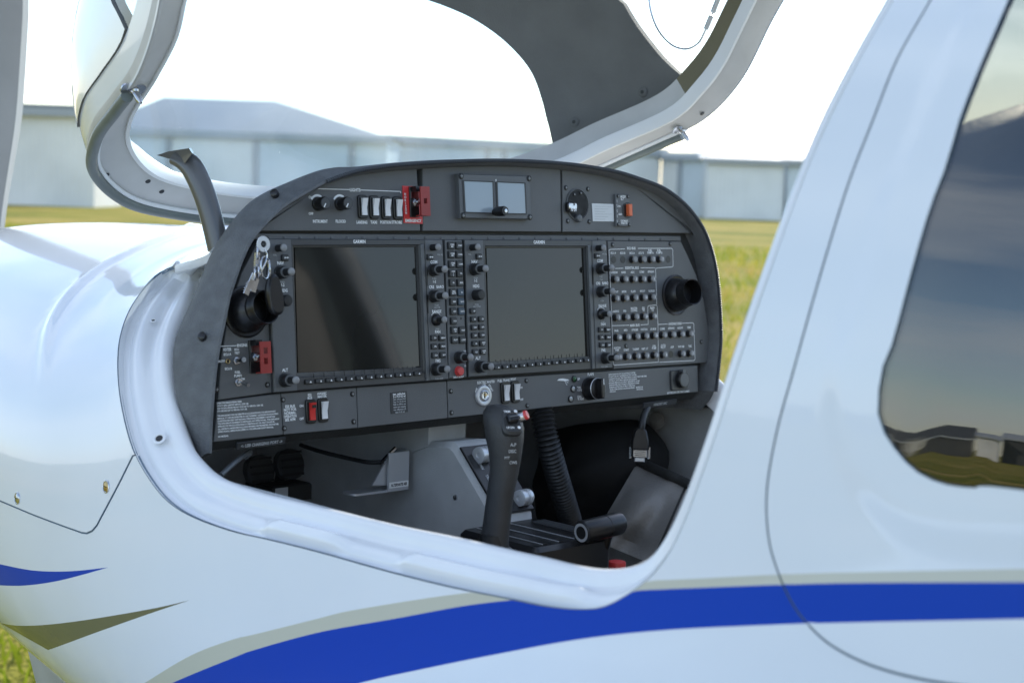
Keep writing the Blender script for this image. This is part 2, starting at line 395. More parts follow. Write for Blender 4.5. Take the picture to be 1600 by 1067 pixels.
def hangar(label, P0, P1, dep, eave, rise, wall, roof, bays, group=None, hip=None, slab=0, over=.35, postw=.28):
    """front wall from ground point P0 to P1 (left to right seen from the front), real depth behind it"""
    P0, P1 = Vector((P0[0], P0[1], 0)), Vector((P1[0], P1[1], 0)); ex = (P1-P0); Lg = ex.length; ex.normalize(); ey = Vector((-ex.y, ex.x, 0))
    if ey.dot(P0-Vector((CAM.x, CAM.y, 0))) < 0: ey = -ey
    M = Matrix((ex, ey, Vector((0, 0, 1)))).transposed().to_4x4(); M.translation = P0
    t = thing('hangar', label, 'hangar', P0, group); Mi = T(*(-P0)) @ M
    def q(name, mb): return link(name, mb.mesh(name), t, None)
    b = MB(); b.box(0, Lg, 0, .2, 0, eave, wall, Mi); q('front_wall', b)
    b = MB(); b.box(0, .2, .21, dep-.21, 0, eave, wall, Mi); b.box(Lg-.2, Lg, .21, dep-.21, 0, eave, wall, Mi); b.box(0, Lg, dep-.2, dep, 0, eave, wall, Mi); q('side_wall', b)
    b = MB(); o = over; z = eave+.004
    if slab: b.box(-o, Lg+o, -o, dep+o, z, z+slab, roof, Mi)
    else:
        h0, h1 = (hip[0], Lg-hip[1]) if hip else (0, Lg)
        V = [(-o, -o, z), (Lg+o, -o, z), (Lg+o, dep+o, z), (-o, dep+o, z), (h0-(o if not hip else 0), dep/2, z+rise), (h1+(o if not hip else 0), dep/2, z+rise)]
        b.add(V, [(0, 1, 5, 4), (1, 2, 5), (2, 3, 4, 5), (3, 0, 4), (3, 2, 1, 0)], roof, Mi, False)
    rf = q('roof', b)
    b = MB(); b.box(-o, Lg+o, -o-.05, -o-.005, eave-.30, eave+.06, HFASC, Mi); b2 = b.mesh('fascia'); link('fascia', b2, rf)
    n = len(bays); x = 0
    for i, (wd, mt) in enumerate(bays):
        x0 = Lg*x; x1 = Lg*(x+wd); x += wd
        if mt:
            b = MB(); b.box(x0+postw/2+.05, x1-postw/2-.05, -.09, -.01, .03, eave-.42, mt, Mi)
            d = q('door', b)
            nn = max(2, int((x1-x0)/2.4))
            for k in range(1, nn):
                xx = lerp(x0, x1, k/nn); b = MB(); b.box(xx-.05, xx+.05, -.13, -.091, .05, eave-.45, mt, Mi); link('stiffener', b.mesh('stiffener'), d)
        if i: b = MB(); b.box(x0-postw/2, x0+postw/2, -.16, -.005, 0, eave-.31, HFASC, Mi); q('post', b)
    return t
g_ = 'hangars along the airfield edge'
def base(x, k): return gp(x, hor(x)+k)
hangar('long grey metal hangar with a dark eave line left of the propped canopy', base(-420, 57), base(147, 57), 5, 4.25, 0, HG['grey'], HG['slate'], [(.62, HG['grey']), (.38, None)], g_, slab=.22)
hangar('tall blue-grey hangar with a hipped roof seen through the windshield', base(150, 46), base(602, 46), 13, 3.95, 2.1, HG['blue'], HG['slate'], [(.25, HG['blue']), (.3, HG['grey']), (.33, HG['blue']), (.12, None)], g_, hip=(2.2, 7.2))
hangar('long low blue-grey hangar row behind the instrument panel hood', base(590, 42), base(1029, 38), 12, 4.2, 0, HG['blue'], HG['roof'], [(.36, HG['blue']), (.06, None), (.34, HG['blue']), (.24, HG['pale'])], g_, slab=.2)
hangar('pale blue hangar with one recessed bay left of the white roofed hangar', base(1030, 38), base(1098, 39), 12, 3.95, 0, HG['blue'], HG['white'], [(.45, HG['grey']), (.55, None)], g_, slab=.25)
hangar('white roofed hangar with a pale door beside the cabin pillar', base(1101, 40), base(1222, 40), 11, 3.75, .55, HG['pale'], HG['white'], [(1, HG['pale'])], g_)
hangar('blue-grey hangar half hidden behind the cabin pillar', base(1226, 40), base(1420, 41), 11, 3.8, .55, HG['blue'], HG['white'], [(.3, HG['blue']), (.7, HG['grey'])], g_)
# the row mirrored in the cabin window, ahead and to the left of the aeroplane
def hl(label, a0, a1, r, mt, rf, ev, bays, rise=1.1):
    P = lambda a: (CAM.x - r*math.sin(R(a)), CAM.y + r*math.cos(R(a)))
    hangar(label, P(a1), P(a0), 12, ev, rise, mt, rf, bays, g_)
hl('dark gabled hangar mirrored in the rear cabin window', 60.8, 62.35, 230, HG['dark'], HG['dark'], 3.9, [(1, HG['dark'])], 2.6)
hl('white hangar mirrored in the window right of the dark gable', 62.45, 63.25, 226, HG['white'], HG['roof'], 4.6, [(1, HG['white'])], .9)
hl('white fronted hangar mirrored in the window left of the dark gable', 59.9, 60.7, 233, HG['white'], HG['dark'], 4.6, [(1, HG['white'])], 1.6)
hl('long dark hangar row mirrored at the edge of the rear window', 63.35, 67.5, 228, HG['dark'], HG['roof'], 5.2, [(.5, HG['dark']), (.5, HG['dark'])], 1.2)
hl('low dark hangar mirrored at the front edge of the rear window', 55.5, 59.8, 240, HG['dark'], HG['dark'], 5.0, [(.5, HG['dark']), (.5, HG['dark'])], 1.4)

# ================================================================== AEROPLANE
plane = thing('light_aircraft', 'white light aeroplane with blue and beige stripes and its canopy propped open', 'aeroplane')
# ---- fuselage surface
WT = [(-3.2, .30), (-2.2, .46), (-1.3, .57), (-.3, .585), (.25, .575), (.7, .53), (1.1, .46), (1.45, .36)]
UT = [(-3.2, .45), (-2.3, .70), (-1.5, .86), (-.62, .85), (.40, .412), (1.0, .405), (1.3, .385), (1.45, .33)]
LT = [(-3.2, .22), (-2.0, .36), (-.6, .42), (.05, .40), (.55, .30), (1.45, .24)]
ZC = 1.12
def sect(y): return interp(WT, y), interp(UT, y), interp(LT, y)
NL = 2.45
def nu(y): return lerp(3.22, 2.45, sstep(-.6, .1, y))
def fimp(p):
    wd, hu, hl_ = sect(p.y); dz = p.z-ZC
    if dz >= 0: n = nu(p.y); return (abs(p.x)/wd)**n + (dz/hu)**n - 1
    return (abs(p.x)/wd)**NL + (-dz/hl_)**NL - 1
def S0(y, s):
    """left half skin: s = 0 crown, 0.785 side, 1.571 keel"""
    wd, hu, hl_ = sect(y); th = s*2; sn, cs = max(0, math.sin(th)), math.cos(th)
    n, h = (nu(y), hu) if cs >= 0 else (NL, hl_)
    r = ((sn/wd)**n + (abs(cs)/h)**n)**(-1/n)
    return Vector((-r*sn, y, ZC + r*cs))
def hit(x, y):
    d = ray(x, y); t0 = .5; prev = None; t = t0
    while t < 6:
        p = CAM + d*t
        if -3.2 < p.y < 1.45 and fimp(p) < 0:
            a, b_ = t-.01, t
            for _ in range(30):
                mm = (a+b_)/2
                if fimp(CAM+d*mm) < 0: b_ = mm
                else: a = mm
            return CAM + d*b_
        t += .01
    return None
def par(p):
    return Vector((p.y, math.atan2(abs(p.x), p.z-ZC)/2))
def PX(pts, n=None):
    out = []
    for p in pts:
        if len(p) == 3: out.append(Vector((p[0], p[1])))        # (y, s, 'p') given directly
        else:
            h = hit(*p)
            if h is None: continue
            out.append(par(h))
    return crom([Vector((q.x, q.y, 0)) for q in out], n) if n else out
OUT = [(330, 395), (262, 420), (215, 465), (190, 520), (185, 580), (192, 640), (210, 705), (235, 750), (262, 782), (300, 806), (360, 828), (420, 842), (500, 862), (600, 890), (700, 915), (800, 935), (850, 945), (900, 950), (940, 947), (975, 930), (1010, 905), (1040, 870), (1070, 810), (1110, 700), (1160, 545), (1200, 430), (1270, 240), (1330, 115), (1395, 0)]
INN = [(346, 388), (318, 425), (296, 475), (276, 525), (270, 570), (278, 630), (298, 690), (322, 722), (345, 741), (370, 752), (420, 768), (470, 780), (540, 797), (630, 818), (720, 836), (810, 857), (860, 868), (905, 879), (945, 885), (985, 883), (1012, 874), (1035, 855), (1064, 800), (1105, 688), (1155, 535), (1195, 422), (1266, 234), (1326, 110), (1391, -5)]
outp = PX(OUT); topf = outp[0]; topr = outp[-1]
lead = [Vector((topf.x+.075, 0)), Vector((topf.x+.065, topf.y*.4)), Vector((topf.x+.035, topf.y*.75))]
tail = [Vector((topr.x-.04, topr.y*.7)), Vector((topr.x-.06, topr.y*.35)), Vector((topr.x-.065, 0))]
OPEN = [Vector((q.x, q.y)) for q in crom([Vector((q.x, q.y, 0)) for q in lead+outp+tail], 240)]
SEAMD = PX([(1490, -70), (1455, 0), (1402, 94), (1365, 187), (1327, 285), (1294, 390), (1265, 490), (1240, 580), (1215, 671), (1199, 763), (1201, 836), (1215, 890), (1238, 941), (1265, 977), (1302, 1009), (1357, 1037), (1425, 1057), (1500, 1070), (1600, 1078)], 120)
SEAMD = [Vector((q.x, q.y)) for q in SEAMD]
WIN = PX([(1640, -110), (1584, 0), (1560, 56), (1530, 127), (1507, 187), (1485, 262), (1462, 322), (1440, 394), (1403, 532), (1385, 580), (1379, 648), (1398, 690), (1434, 731), (1480, 753), (1540, 760), (1600, 762)])
wl = WIN[-1]; w0 = WIN[0]
WIN = [Vector((q.x, q.y)) for q in crom([Vector((q.x, q.y, 0)) for q in WIN + [Vector((wl.x-.35, wl.y-.01)), Vector((wl.x-.46, wl.y-.06)), Vector((wl.x-.47, (wl.y+w0.y)/2)), Vector((wl.x-.42, w0.y+.03)), Vector((wl.x-.36, w0.y)), WIN[0]]], 130)][:-1]
CREASED = [Vector((q.x, q.y)) for q in PX([(1540, -30), (1511, 19), (1462, 124), (1425, 217), (1380, 319), (1361, 397), (1330, 490), (1302, 580), (1304, 671), (1334, 749), (1379, 799), (1425, 831), (1494, 849), (1600, 856), (1700, 858)], 80)]
CREASEC = [Vector((q.x, q.y)) for q in PX([(330, 356), (315, 361), (225, 387), (157, 421), (112, 459), (86, 496), (73, 537), (69, 582)], 60)]
SEAMC = [Vector((q.x, q.y)) for q in PX([(-150, 712), (0, 782), (60, 807), (120, 829), (135, 833), (148, 826), (160, 805), (185, 758), (208, 712)], 60)]
def S_at(px): return Vector(px)
blueT = PX([(1700, 908), (1600, 909), (1357, 910), (1220, 913), (1019, 921), (920, 926), (820, 935), (726, 946), (617, 966), (500, 987), (400, 1014), (362, 1028), (268, 1067), (215, 1096)], 90)
blueB = PX([(1700, 964), (1600, 966), (1357, 971), (1220, 975), (1037, 984), (900, 999), (763, 1024), (654, 1046), (560, 1067), (440, 1102)], 90)
beigT = PX([(1700, 886), (1600, 888), (1357, 893), (1220, 897), (1032, 906), (900, 908), (737, 925), (654, 936), (545, 954), (500, 965), (400, 990), (362, 999), (297, 1024), (225, 1067), (175, 1098)], 90)
V2 = lambda Q: [Vector((q.x, q.y)) for q in Q]
blueT, blueB, beigT = V2(blueT), V2(blueB), V2(beigT)
_e = blueT[-1]; _tip = Vector((_e.x+.10, min(1.5, _e.y+.16)))          # the stripes run out to a point low on the flank
def tip(Q, t): return Q + V2(crom([Vector((*q, 0)) for q in (Q[-2], Q[-1], (Q[-1]+t)/2 + Vector((.01, -.01)), t)], 14))[5:]
blueT, blueB, beigT = tip(blueT, _tip), tip(blueB, _tip), tip(beigT, _tip + Vector((.02, .004)))
def ext(Q, k=1.2):            # carry a stripe on towards the tail
    d = (Q[0]-Q[1]).normalized(); return [Q[0] + Vector((-1.55, .0))] + Q
blueT, blueB, beigT = ext(blueT), ext(blueB), ext(beigT)
P_BLUE = blueT + blueB[::-1]; P_BEIGE = beigT + blueT[::-1]
P_WED1 = V2(PX([(-60, 866), (0, 881), (54, 891), (109, 892), (169, 886)], 30)) + V2(PX([(138, 895), (91, 907), (43, 914), (0, 914), (-60, 905)], 30))
P_WED2 = V2(PX([(-40, 960), (0, 972), (39, 977), (78, 975), (141, 967), (240, 950), (297, 937)], 40)) + V2(PX([(240, 956), (141, 991), (75, 1015), (37, 1011), (2, 1030)], 30))
def inpoly(p, Q):
    c = False; n = len(Q); j = n-1; x, y = p.x, p.y
    for i in range(n):
        a, b_ = Q[i], Q[j]
        if (a.y > y) != (b_.y > y) and x < (b_.x-a.x)*(y-a.y)/(b_.y-a.y)+a.x: c = not c
        j = i
    return c
def segdist(p, Q):
    m_ = 1e9
    for a, b_ in zip(Q, Q[1:]):
        ab = b_-a; t = max(0, min(1, (p-a).dot(ab)/max(1e-12, ab.dot(ab)))); m_ = min(m_, (p-a-ab*t).length)
    return m_
# door region closed in parameter space
DOOR = SEAMD + [Vector((-1.98, SEAMD[-1].y-.01)), Vector((-2.02, .6)), Vector((-1.95, .25)), Vector((-1.85, SEAMD[0].y))]
CREASP = CREASED + [Vector((-1.9, CREASED[-1].y)), Vector((-1.9, CREASED[0].y))]
COWL = [Vector((1.449, SEAMC[0].y))] + SEAMC + [q for q in OPEN[120::-1] if q.x > -.1 and q.y < SEAMC[-1].y] + [Vector((OPEN[0].x, 0)), Vector((1.449, 0))]
FIRE = .445                                              # station of the lower cowling joint
def bump_h(q):
    h = 0
    if q.x < -.8 and q.x > -1.95:
        d = segdist(q, CREASED)
        if d < .03: h += .0035*(sstep(-.012, .012, d if inpoly(q, CREASP) else -d))
        elif inpoly(q, CREASP): h += .0035
    if .1 < q.x < 1.0 and q.y < .75:
        d = segdist(q, CREASEC); fade = sstep(.62, .45, q.y)
        if d < .05 and fade > 0: h += .0075*math.exp(-(d/.011)**2)*fade
    return h
def SN(y, s):
    e = .003; s = min(1.5707, max(0.0001, s))
    a = S0(y+e, s)-S0(y-e, s); b_ = S0(y, min(1.5705, s+e))-S0(y, max(.0002, s-e))
    n = b_.cross(a); n.normalize()
    if n.x > .02 or (abs(n.x) <= .05 and n.z*(1 if s < .785 else -1) < 0): n = -n
    return n
def skin():
    pts = []; edges = []
    polys = [(OPEN, False), (SEAMD, False), (WIN, True), (SEAMC, False), (blueT, False), (blueB, False), (beigT, False), (P_WED1, True), (P_WED2, True)]
    allp = []
    for Q, cl in polys:
        k = len(pts); pts += Q; allp += Q
        edges += [(k+i, k+i+1) for i in range(len(Q)-1)] + ([(k+len(Q)-1, k)] if cl else [])
    DQ = DOOR[len(SEAMD)-1:] + [DOOR[0]]; DQ = [Vector((q.x, q.y)) for q in even([Vector((q.x, q.y, 0)) for q in DQ], 80)]
    k = len(pts); pts += DQ; edges += [(k+i, k+i+1) for i in range(len(DQ)-1)]
    fs = [Vector((FIRE, .80 + (1.5708-.80)*i/30)) for i in range(31)]; k = len(pts); pts += fs; edges += [(k+i, k+i+1) for i in range(30)]
    allp += fs + DQ
    # hash for proximity
    cell = .012; H = set((int(math.floor(q.x/cell)), int(math.floor(q.y/cell))) for q in allp)
    ys = []; y = -3.2
    while y < 1.4501: ys.append(y); y += .05 if y < -2.05 else .02
    ys[-1] = 1.45
    ss = [1.5708*i/76 for i in range(77)]
    for y in ys:
        for s in ss:
            c = (int(math.floor(y/cell)), int(math.floor(s/cell)))
            if any((c[0]+i, c[1]+j) in H for i in (-1, 0, 1) for j in (-1, 0, 1)) and 0 < s < 1.57: continue
            pts.append(Vector((y, s)))
    # dense band near the soft creases
    for Q in (CREASEC, CREASED):
        for i, q in enumerate(Q):
            d = (Q[min(i+1, len(Q)-1)]-Q[max(0, i-1)]).normalized(); nn = Vector((-d.y, d.x))
            for o in (-.02, -.014, -.009, -.005, 0, .005, .009, .014, .02): pts.append(q+nn*o)
    vo, eo, fo, *_ = delaunay_2d_cdt(pts, edges, [], 0, 1e-5)
    P3 = []; N3 = []
    for q in vo:
        s = min(1.5708, max(0, q.y)); n = SN(q.x, s); P3.append(S0(q.x, s) + n*bump_h(q)); N3.append(n)
    reg = {k: ([], []) for k in ('shell', 'cowl', 'door', 'low', 'win')}
    opoly = OPEN
    for f in fo:
        c = (vo[f[0]]+vo[f[1]]+vo[f[2]])/3
        if c.y < 0 or c.y > 1.5708 or c.x > 1.45: continue
        if inpoly(c, opoly + [Vector((opoly[-1].x, -.05)), Vector((opoly[0].x, -.05))]): continue
        mt = WHITE
        if inpoly(c, P_BLUE): mt = BLUE
        elif inpoly(c, P_BEIGE): mt = BEIGE
        elif c.x > -.4:
            if inpoly(c, P_WED1): mt = BLUE
            elif inpoly(c, P_WED2): mt = OLIVE
        if inpoly(c, WIN): k = 'win'
        elif inpoly(c, DOOR): k = 'door'
        elif c.x > -.1 and c.y < .95 and inpoly(c, COWL): k = 'cowl'
        elif c.x > FIRE and c.y > .8 or (c.x > .75): k = 'low' if c.y > .5 else 'cowl'
        else: k = 'shell'
        # faces wound so that they look outward
        a, b_, d = (P3[i] for i in f)
        if (b_-a).cross(d-a).dot(N3[f[0]]) < 0: f = list(f)[::-1]
        reg[k][0].append(list(f)); reg[k][1].append(mt)
    return P3, N3, reg
P3, N3, REG = skin()
def sub(V, N, Fc, mirror=False):
    ids = sorted({i for f in Fc for i in f}); mp_ = {a: k for k, a in enumerate(ids)}
    VV = [V[i].copy() for i in ids]; NN = [N[i].copy() for i in ids]; FF = [[mp_[i] for i in f] for f in Fc]
    if mirror:
        for q in VV: q.x = -q.x
        for q in NN: q.x = -q.x
        FF = [f[::-1] for f in FF]
    return VV, NN, FF
def both(fa, ma):
    V1, N1, F1 = sub(P3, N3, fa); V2_, N2_, F2 = sub(P3, N3, fa, True); k = len(V1)
    return V1+V2_, N1+N2_, F1 + [[i+k for i in f] for f in F2], ma+ma
def rimshrink(V, N, Fc, d):
    """pull the open border of a sheet back by d so that a real gap shows"""
    from collections import defaultdict
    cnt = defaultdict(int)
    for f in Fc:
        for a, c in zip(f, f[1:]+f[:1]): cnt[(min(a, c), max(a, c))] += 1
    nb = defaultdict(list); inner = defaultdict(list)
    for f in Fc:
        for a, c in zip(f, f[1:]+f[:1]):
            if cnt[(min(a, c), max(a, c))] == 1: nb[a].append(c); nb[c].append(a)
    cen = defaultdict(list)
    for f in Fc:
        g = (V[f[0]]+V[f[1]]+V[f[2]])/3
        for i in f:
            if i in nb: cen[i].append(g)
    out = list(V)
    for i in nb:
        if len(nb[i]) < 2 or abs(V[i].x) < 1e-4: continue
        t = (V[nb[i][0]]-V[nb[i][1]])
        if t.length < 1e-7: continue
        t.normalize(); n = N[i]; s_ = t.cross(n).normalized(); g = sum(cen[i], Vector())/len(cen[i])
        if s_.dot(g-V[i]) < 0: s_ = -s_
        out[i] = V[i] + s_*d
    return out
# main shell, right half carries the right-hand door area too
Va, Na, Fa = sub(P3, N3, REG['shell'][0]); Vb, Nb, Fb = sub(P3, N3, REG['shell'][0]+REG['door'][0], True)
Va = rimshrink(Va, Na, Fa, .0012)
k = len(Va)
fus = shell('fuselage_shell', Va+Vb, Na+Nb, Fa+[[i+k for i in f] for f in Fb], 0, .006, WHITE, GREYWALL, GAPM, plane, REG['shell'][1]+REG['shell'][1]+REG['door'][1])
Vd, Nd, Fd = sub(P3, N3, REG['door'][0]); Vd = rimshrink(Vd, Nd, Fd, .0014)
shell('rear_door', Vd, Nd, Fd, .0012, .006, WHITE, GREYWALL, GAPM, plane, REG['door'][1])['label'] = 'white rear cabin door crossed by the blue stripe'
Vc, Nc, Fc_, mc = both(*REG['cowl']); 
cowl = shell('upper_cowling', rimshrink(Vc, Nc, Fc_, .0012), Nc, Fc_, .0008, .004, WHITE, GREYWALL, GAPM, plane, mc)
Vc, Nc, Fc_, mc = both(*REG['low'])
lowc = shell('lower_cowling', rimshrink(Vc, Nc, Fc_, .0016), Nc, Fc_, 0, .004, WHITE, GREYWALL, GAPM, plane, mc)
Vc, Nc, Fc_ = sub(P3, N3, REG['win'][0]); shell('rear_window', Vc, Nc, Fc_, -.0005, .0035, TINTED, TINTED, BLACK, plane)['label'] = 'dark tinted rear window mirroring hangars'
Vc, Nc, Fc_ = sub(P3, N3, REG['win'][0], True); shell('rear_window', Vc, Nc, Fc_, -.0005, .0035, TINTED, TINTED, BLACK, plane)
# sealing strips behind the joints
def joint(name, Q, wd, parent, off=.0016):
    b = MB(); rings = []
    for i, q in enumerate(Q):
        d = (Q[min(i+1, len(Q)-1)]-Q[max(0, i-1)]).normalized(); nn = Vector((-d.y, d.x))
        rings.append([S0((q+nn*o).x, min(1.57, max(0, (q+nn*o).y))) - SN(q.x, q.y)*off for o in (-wd, wd)])
    b.ring(rings, GAPM, closed=False); return b.obj(name, parent)
joint('door_seal', SEAMD, .012, plane); joint('cowling_joint', SEAMC, .010, plane)
def fasten(name, x, y, parent, r=.0055, mt=BRASS, off=0):
    p = hit(x, y); q = par(p); n = SN(q.x, q.y); b = MB(); b.lathe([(r*1.35, -.002), (r*1.35, .0004), (r*1.15, .0012), (r*1.05, .0008)], STEEL, n=16, cap=False)
    b.lathe([(r*1.05, .0004), (r*.85, .0012), (0, .0016)], mt, n=16); b.box(-r*.75, r*.75, -.0005, .0005, .0013, .0018, BLACK)
    return b.obj(name, parent, frame(n, p + n*off))
for x, y, mt_ in ((28, 778, STEEL), (167, 760, BRASS)): fasten('cowl_screw', x, y, cowl, .0062, mt_, .001)
# ---- canopy seat flange
op3 = [hit(*p) for p in OUT]
in3 = [atX(p[0], p[1], o.x + .046) for p, o in zip(INN, op3)]
l3 = [S0(q.x, max(.0005, q.y)) for q in lead]; in3 = [p + Vector((.018 if k else 0, -.055, .012)) for k, p in enumerate(l3)] + in3; op3 = l3 + op3
c_o = crom(op3, 190)[:]; c_i = crom(in3, 190)
def flange(sgn, name):
    prof = [(0, 0), (.03, -.005), (.06, -.0095), (.11, -.011), (.16, -.0112), (.21, -.0085), (.26, -.006), (.33, -.0045), (.41, -.0042), (.47, -.005), (.54, -.0062), (.62, -.0062), (.69, -.003), (.76, .0008), (.83, .0022), (.90, .002), (.96, -.0005), (1.0, -.006)]
    rings = []
    n_ = len(c_o)
    for i in range(n_):
        a, b_ = c_o[i], c_i[i]; t = (c_o[min(i+1, n_-1)]-c_o[max(0, i-1)]).normalized(); w_ = (b_-a); nn = t.cross(w_).normalized()
        if nn.dot(Vector((-1, -.3, .5))) < 0: nn = -nn
        xp = 800+F*(a-CAM).dot(RT)/depth(a); pd = (sstep(382, 398, xp)*(1-sstep(492, 512, xp)) + sstep(596, 614, xp)*(1-sstep(880, 905, xp))) if 50 < i < 150 else 0
        row = [a + w_*x + nn*(h + pd*.0085*sstep(.10, .20, x)*(1-sstep(.42, .54, x))) for x, h in prof]
        row += [b_ + Vector((.012, 0, -.02)), b_ + Vector((.018, 0, -.07)) if False else b_ + Vector((.014, 0, -.05))]
        rings.append([Vector((p.x*sgn, p.y, p.z)) for p in row])
    b = MB(); b.ring(rings, FLANGE, closed=False)
    # raised drip beads along the sill
    return b.obj(name, plane)
fl = flange(1, 'canopy_seat_flange'); flange(-1, 'canopy_seat_flange')
for x, y, kk in ((245, 693, 1), (268, 512, .5)):
    j = min(range(190), key=lambda i: (Vector((800+F*((c_o[i]+c_i[i])/2-CAM).dot(RT)/depth(c_o[i]), 533.5+F*((c_o[i]+c_i[i])/2-CAM).dot(DN)/depth(c_o[i]), 0))-Vector((x, y, 0))).length)
    a, b_ = c_o[j], c_i[j]; nn = (c_o[j+1]-c_o[j-1]).normalized().cross(b_-a).normalized(); nn = nn if nn.x < 0 else -nn
    b = MB(); b.lathe([(.0085*kk, 0), (.0085*kk, .0005), (.0058*kk, .0008), (.0046*kk, -.0005)], FLANGE, n=16, cap=False); b.lathe([(.0046*kk, .0), (.0025*kk, .0004), (0, .0004)], DKSTEEL, n=12)
    b.obj('latch_hole', fl, frame(nn, (a+b_)/2 + nn*.0015))

# ================================================================== CABIN TUB
def sheet(name, V, Fc, mt, parent=None, th=.006, smooth=False):
    b = MB(); b.add(V, Fc, mt, None, smooth); o = b.obj(name, parent); return o
b = MB(); fl_ = [Vector((s_*(interp(WT, y)*.80), y, .865)) for s_, y in [(-1, -1.98), (-1, -1), (-1, -.3), (-1, .2), (-1, .44), (1, .44), (1, .2), (1, -.3), (1, -1), (1, -1.98)]]
b.add(fl_, [list(range(10))], CARPET, None, False); cf = b.obj('cabin_floor', plane)
b = MB()
rw = []
for y in (-1.9, -1.2, -.8, -.4, -.1, .15, .33, .46):
    k = interp(WT, y)-.055; rw.append([Vector((k-.05, y, .85)), Vector((k-.01, y, 1.0)), Vector((k+.008, y, 1.15)), Vector((k, y, 1.262))])
b.ring(rw, GREYWALL, closed=False); b.ring([[Vector((-p.x, p.y, p.z)) for p in r] for r in rw], GREYWALL, closed=False)
cw = b.obj('cabin_side_lining', plane)
def bulk(name, y, mt, k=.965):
    P = [S0(y, 1.5708*i/30) for i in range(31)]; P = [Vector((p.x*k, y, ZC+(p.z-ZC)*k)) for p in P]; P += [Vector((-p.x, p.y, p.z)) for p in P[-2:0:-1]]
    b = MB(); b.ring([P, [p + Vector((0, .012, 0)) for p in P]], mt, cap0=True, cap1=True); return b.obj(name, plane)
bulk('firewall', .455, GREYWALL); bulk('baggage_bulkhead', -2.0, LEATHER); bulk('nose_bulkhead', 1.43, DARKIN)

# ================================================================== PANEL HOOD
LIPD = .014
LIPPX = [(328, 708), (329, 667), (332, 622), (336, 579), (342, 539), (349, 506), (357, 466), (367, 435), (378, 404), (392, 375), (413, 349), (444, 320), (485, 295), (516, 279), (560, 265), (610, 257), (660, 253), (720, 250), (780, 249), (840, 251), (900, 256), (960, 266), (1000, 278), (1036, 292), (1062, 310), (1082, 330), (1102, 360), (1116, 400), (1124, 448), (1128, 520), (1125, 565), (1120, 612)]
lipuv = [Vector((*uv(x, y, LIPD), 0)) for x, y in LIPPX]
NLIP = 220
lip = crom(lipuv, NLIP)                       # in panel (u, v)
cen = Vector((sum(p.x for p in lip)/NLIP, -.10, 0))
SIL = [(312, 722, .0), (300, 695, .0), (285, 657, .01), (274, 612, .02), (270, 564, .03), (274, 530, .035), (289, 492, .04), (307, 451, .045), (330, 396, .05), (352, 360, .05), (375, 331, .05), (400, 309, .045), (440, 289, .04), (498, 268, .03)]
sil3 = [atY(x, y, Y) for x, y, Y in SIL]
half = sil3 + [Vector((-.24, .035, 1.628)), Vector((-.12, .04, 1.638)), Vector((0, .04, 1.640))]
full = half + [Vector((-p.x, p.y, p.z)) for p in half[-2::-1]]
fr = crom(full, NLIP)
def inl(i, k):
    t = (lip[min(i+1, NLIP-1)]-lip[max(i-1, 0)]).normalized(); n = Vector((t.y, -t.x, 0))
    if n.dot(cen-lip[i]) < 0: n = -n
    return lip[i] + n*k
rings = []
for i in range(NLIP):
    l = lip[i]; f0 = fr[i]
    row = []
    for k, d in ((.010, -.030), (.009, -.010), (.0075, .004), (.005, LIPD-.003), (.003, LIPD)):
        q = inl(i, k); row.append(PW(q.x, q.y, d))
    row += [PW(l.x, l.y, LIPD-.001), PW(l.x, l.y, LIPD-.006)]
    a = row[-1]
    for t in (.25, .5, .75, 1): row.append(a.lerp(f0, t) + (f0-Vector((0, f0.y, 1.3))).normalized()*.006*math.sin(math.pi*t))
    row.append(Vector((f0.x*.94, f0.y+.03, lerp(1.3, f0.z, .95)))); row.append(Vector((f0.x*.68, f0.y+.13, lerp(1.25, f0.z, .62))))
    rings.append(row)
b = MB(); b.ring(rings, HOOD, closed=False)
for r in (rings[0], rings[-1]): b.add(r, [list(range(len(r)))], HOOD, None, False)
hood = b.obj('instrument_hood', plane); hood['label'] = 'dark grey textured hood arching over the instruments'
# braided edge bead
b = MB(); P = even([PW(inl(i, .002).x, inl(i, .002).y, LIPD+.0005) for i in range(62, NLIP)], 1150)
b.tube(P, [.0026 + .0007*(1 if (i % 4) < 2 else -1) for i in range(len(P))], BEAD, n=6); b.obj('edge_braid', hood)
# hood studs
for x, y, Y in ((427, 306, .015), (314, 529, -.004)):
    p = atY(x, y, Y); bb = MB(); bb.lathe([(.0055, -.006), (.0055, .0005), (.0035, .002), (0, .0022)], BLACK, n=10); bb.obj('hood_stud', hood, frame((-.75, -.45, .5), p + Vector((-.002, -.004, .004))))

# ================================================================== INSTRUMENT PANEL
DP = -.006                                     # plate faces sit this far below the display bezels
b = MB(); poly = [(inl(i, .006).x, inl(i, .006).y) for i in range(0, NLIP, 3)]
b.add([(x, y, 0) for x, y in poly], [list(range(len(poly)))], PANEL2, PM(0, 0, -.020), False)
back = b.obj('panel_backing', plane)
def uvl(pts, d=DP): return [uv(x, y, d) for x, y in pts]
def plate(name, pts, mt=PANEL, d0=-.017, d1=DP, parent=plane, ch=.0008):
    P = uvl(pts, d1); A = sum(P[i][0]*P[(i+1) % len(P)][1]-P[(i+1) % len(P)][0]*P[i][1] for i in range(len(P)))
    if A < 0: P = P[::-1]
    b = MB(); b.prism(P, d0, d1, mt, PM(0, 0, 0), ch); return b.obj(name, parent)
def lipseg(x0, x1, k=.0065):
    """hood inner edge between two pixel columns, as pixels on the plate plane"""
    out = []
    for i in range(0, NLIP, 2):
        q = inl(i, k); p = PW(q.x, q.y, DP); x = 800+F*(p-CAM).dot(RT)/depth(p); y = 533.5+F*(p-CAM).dot(DN)/depth(p)
        if x0 <= x <= x1 and y < 370: out.append((x, y))
    return out
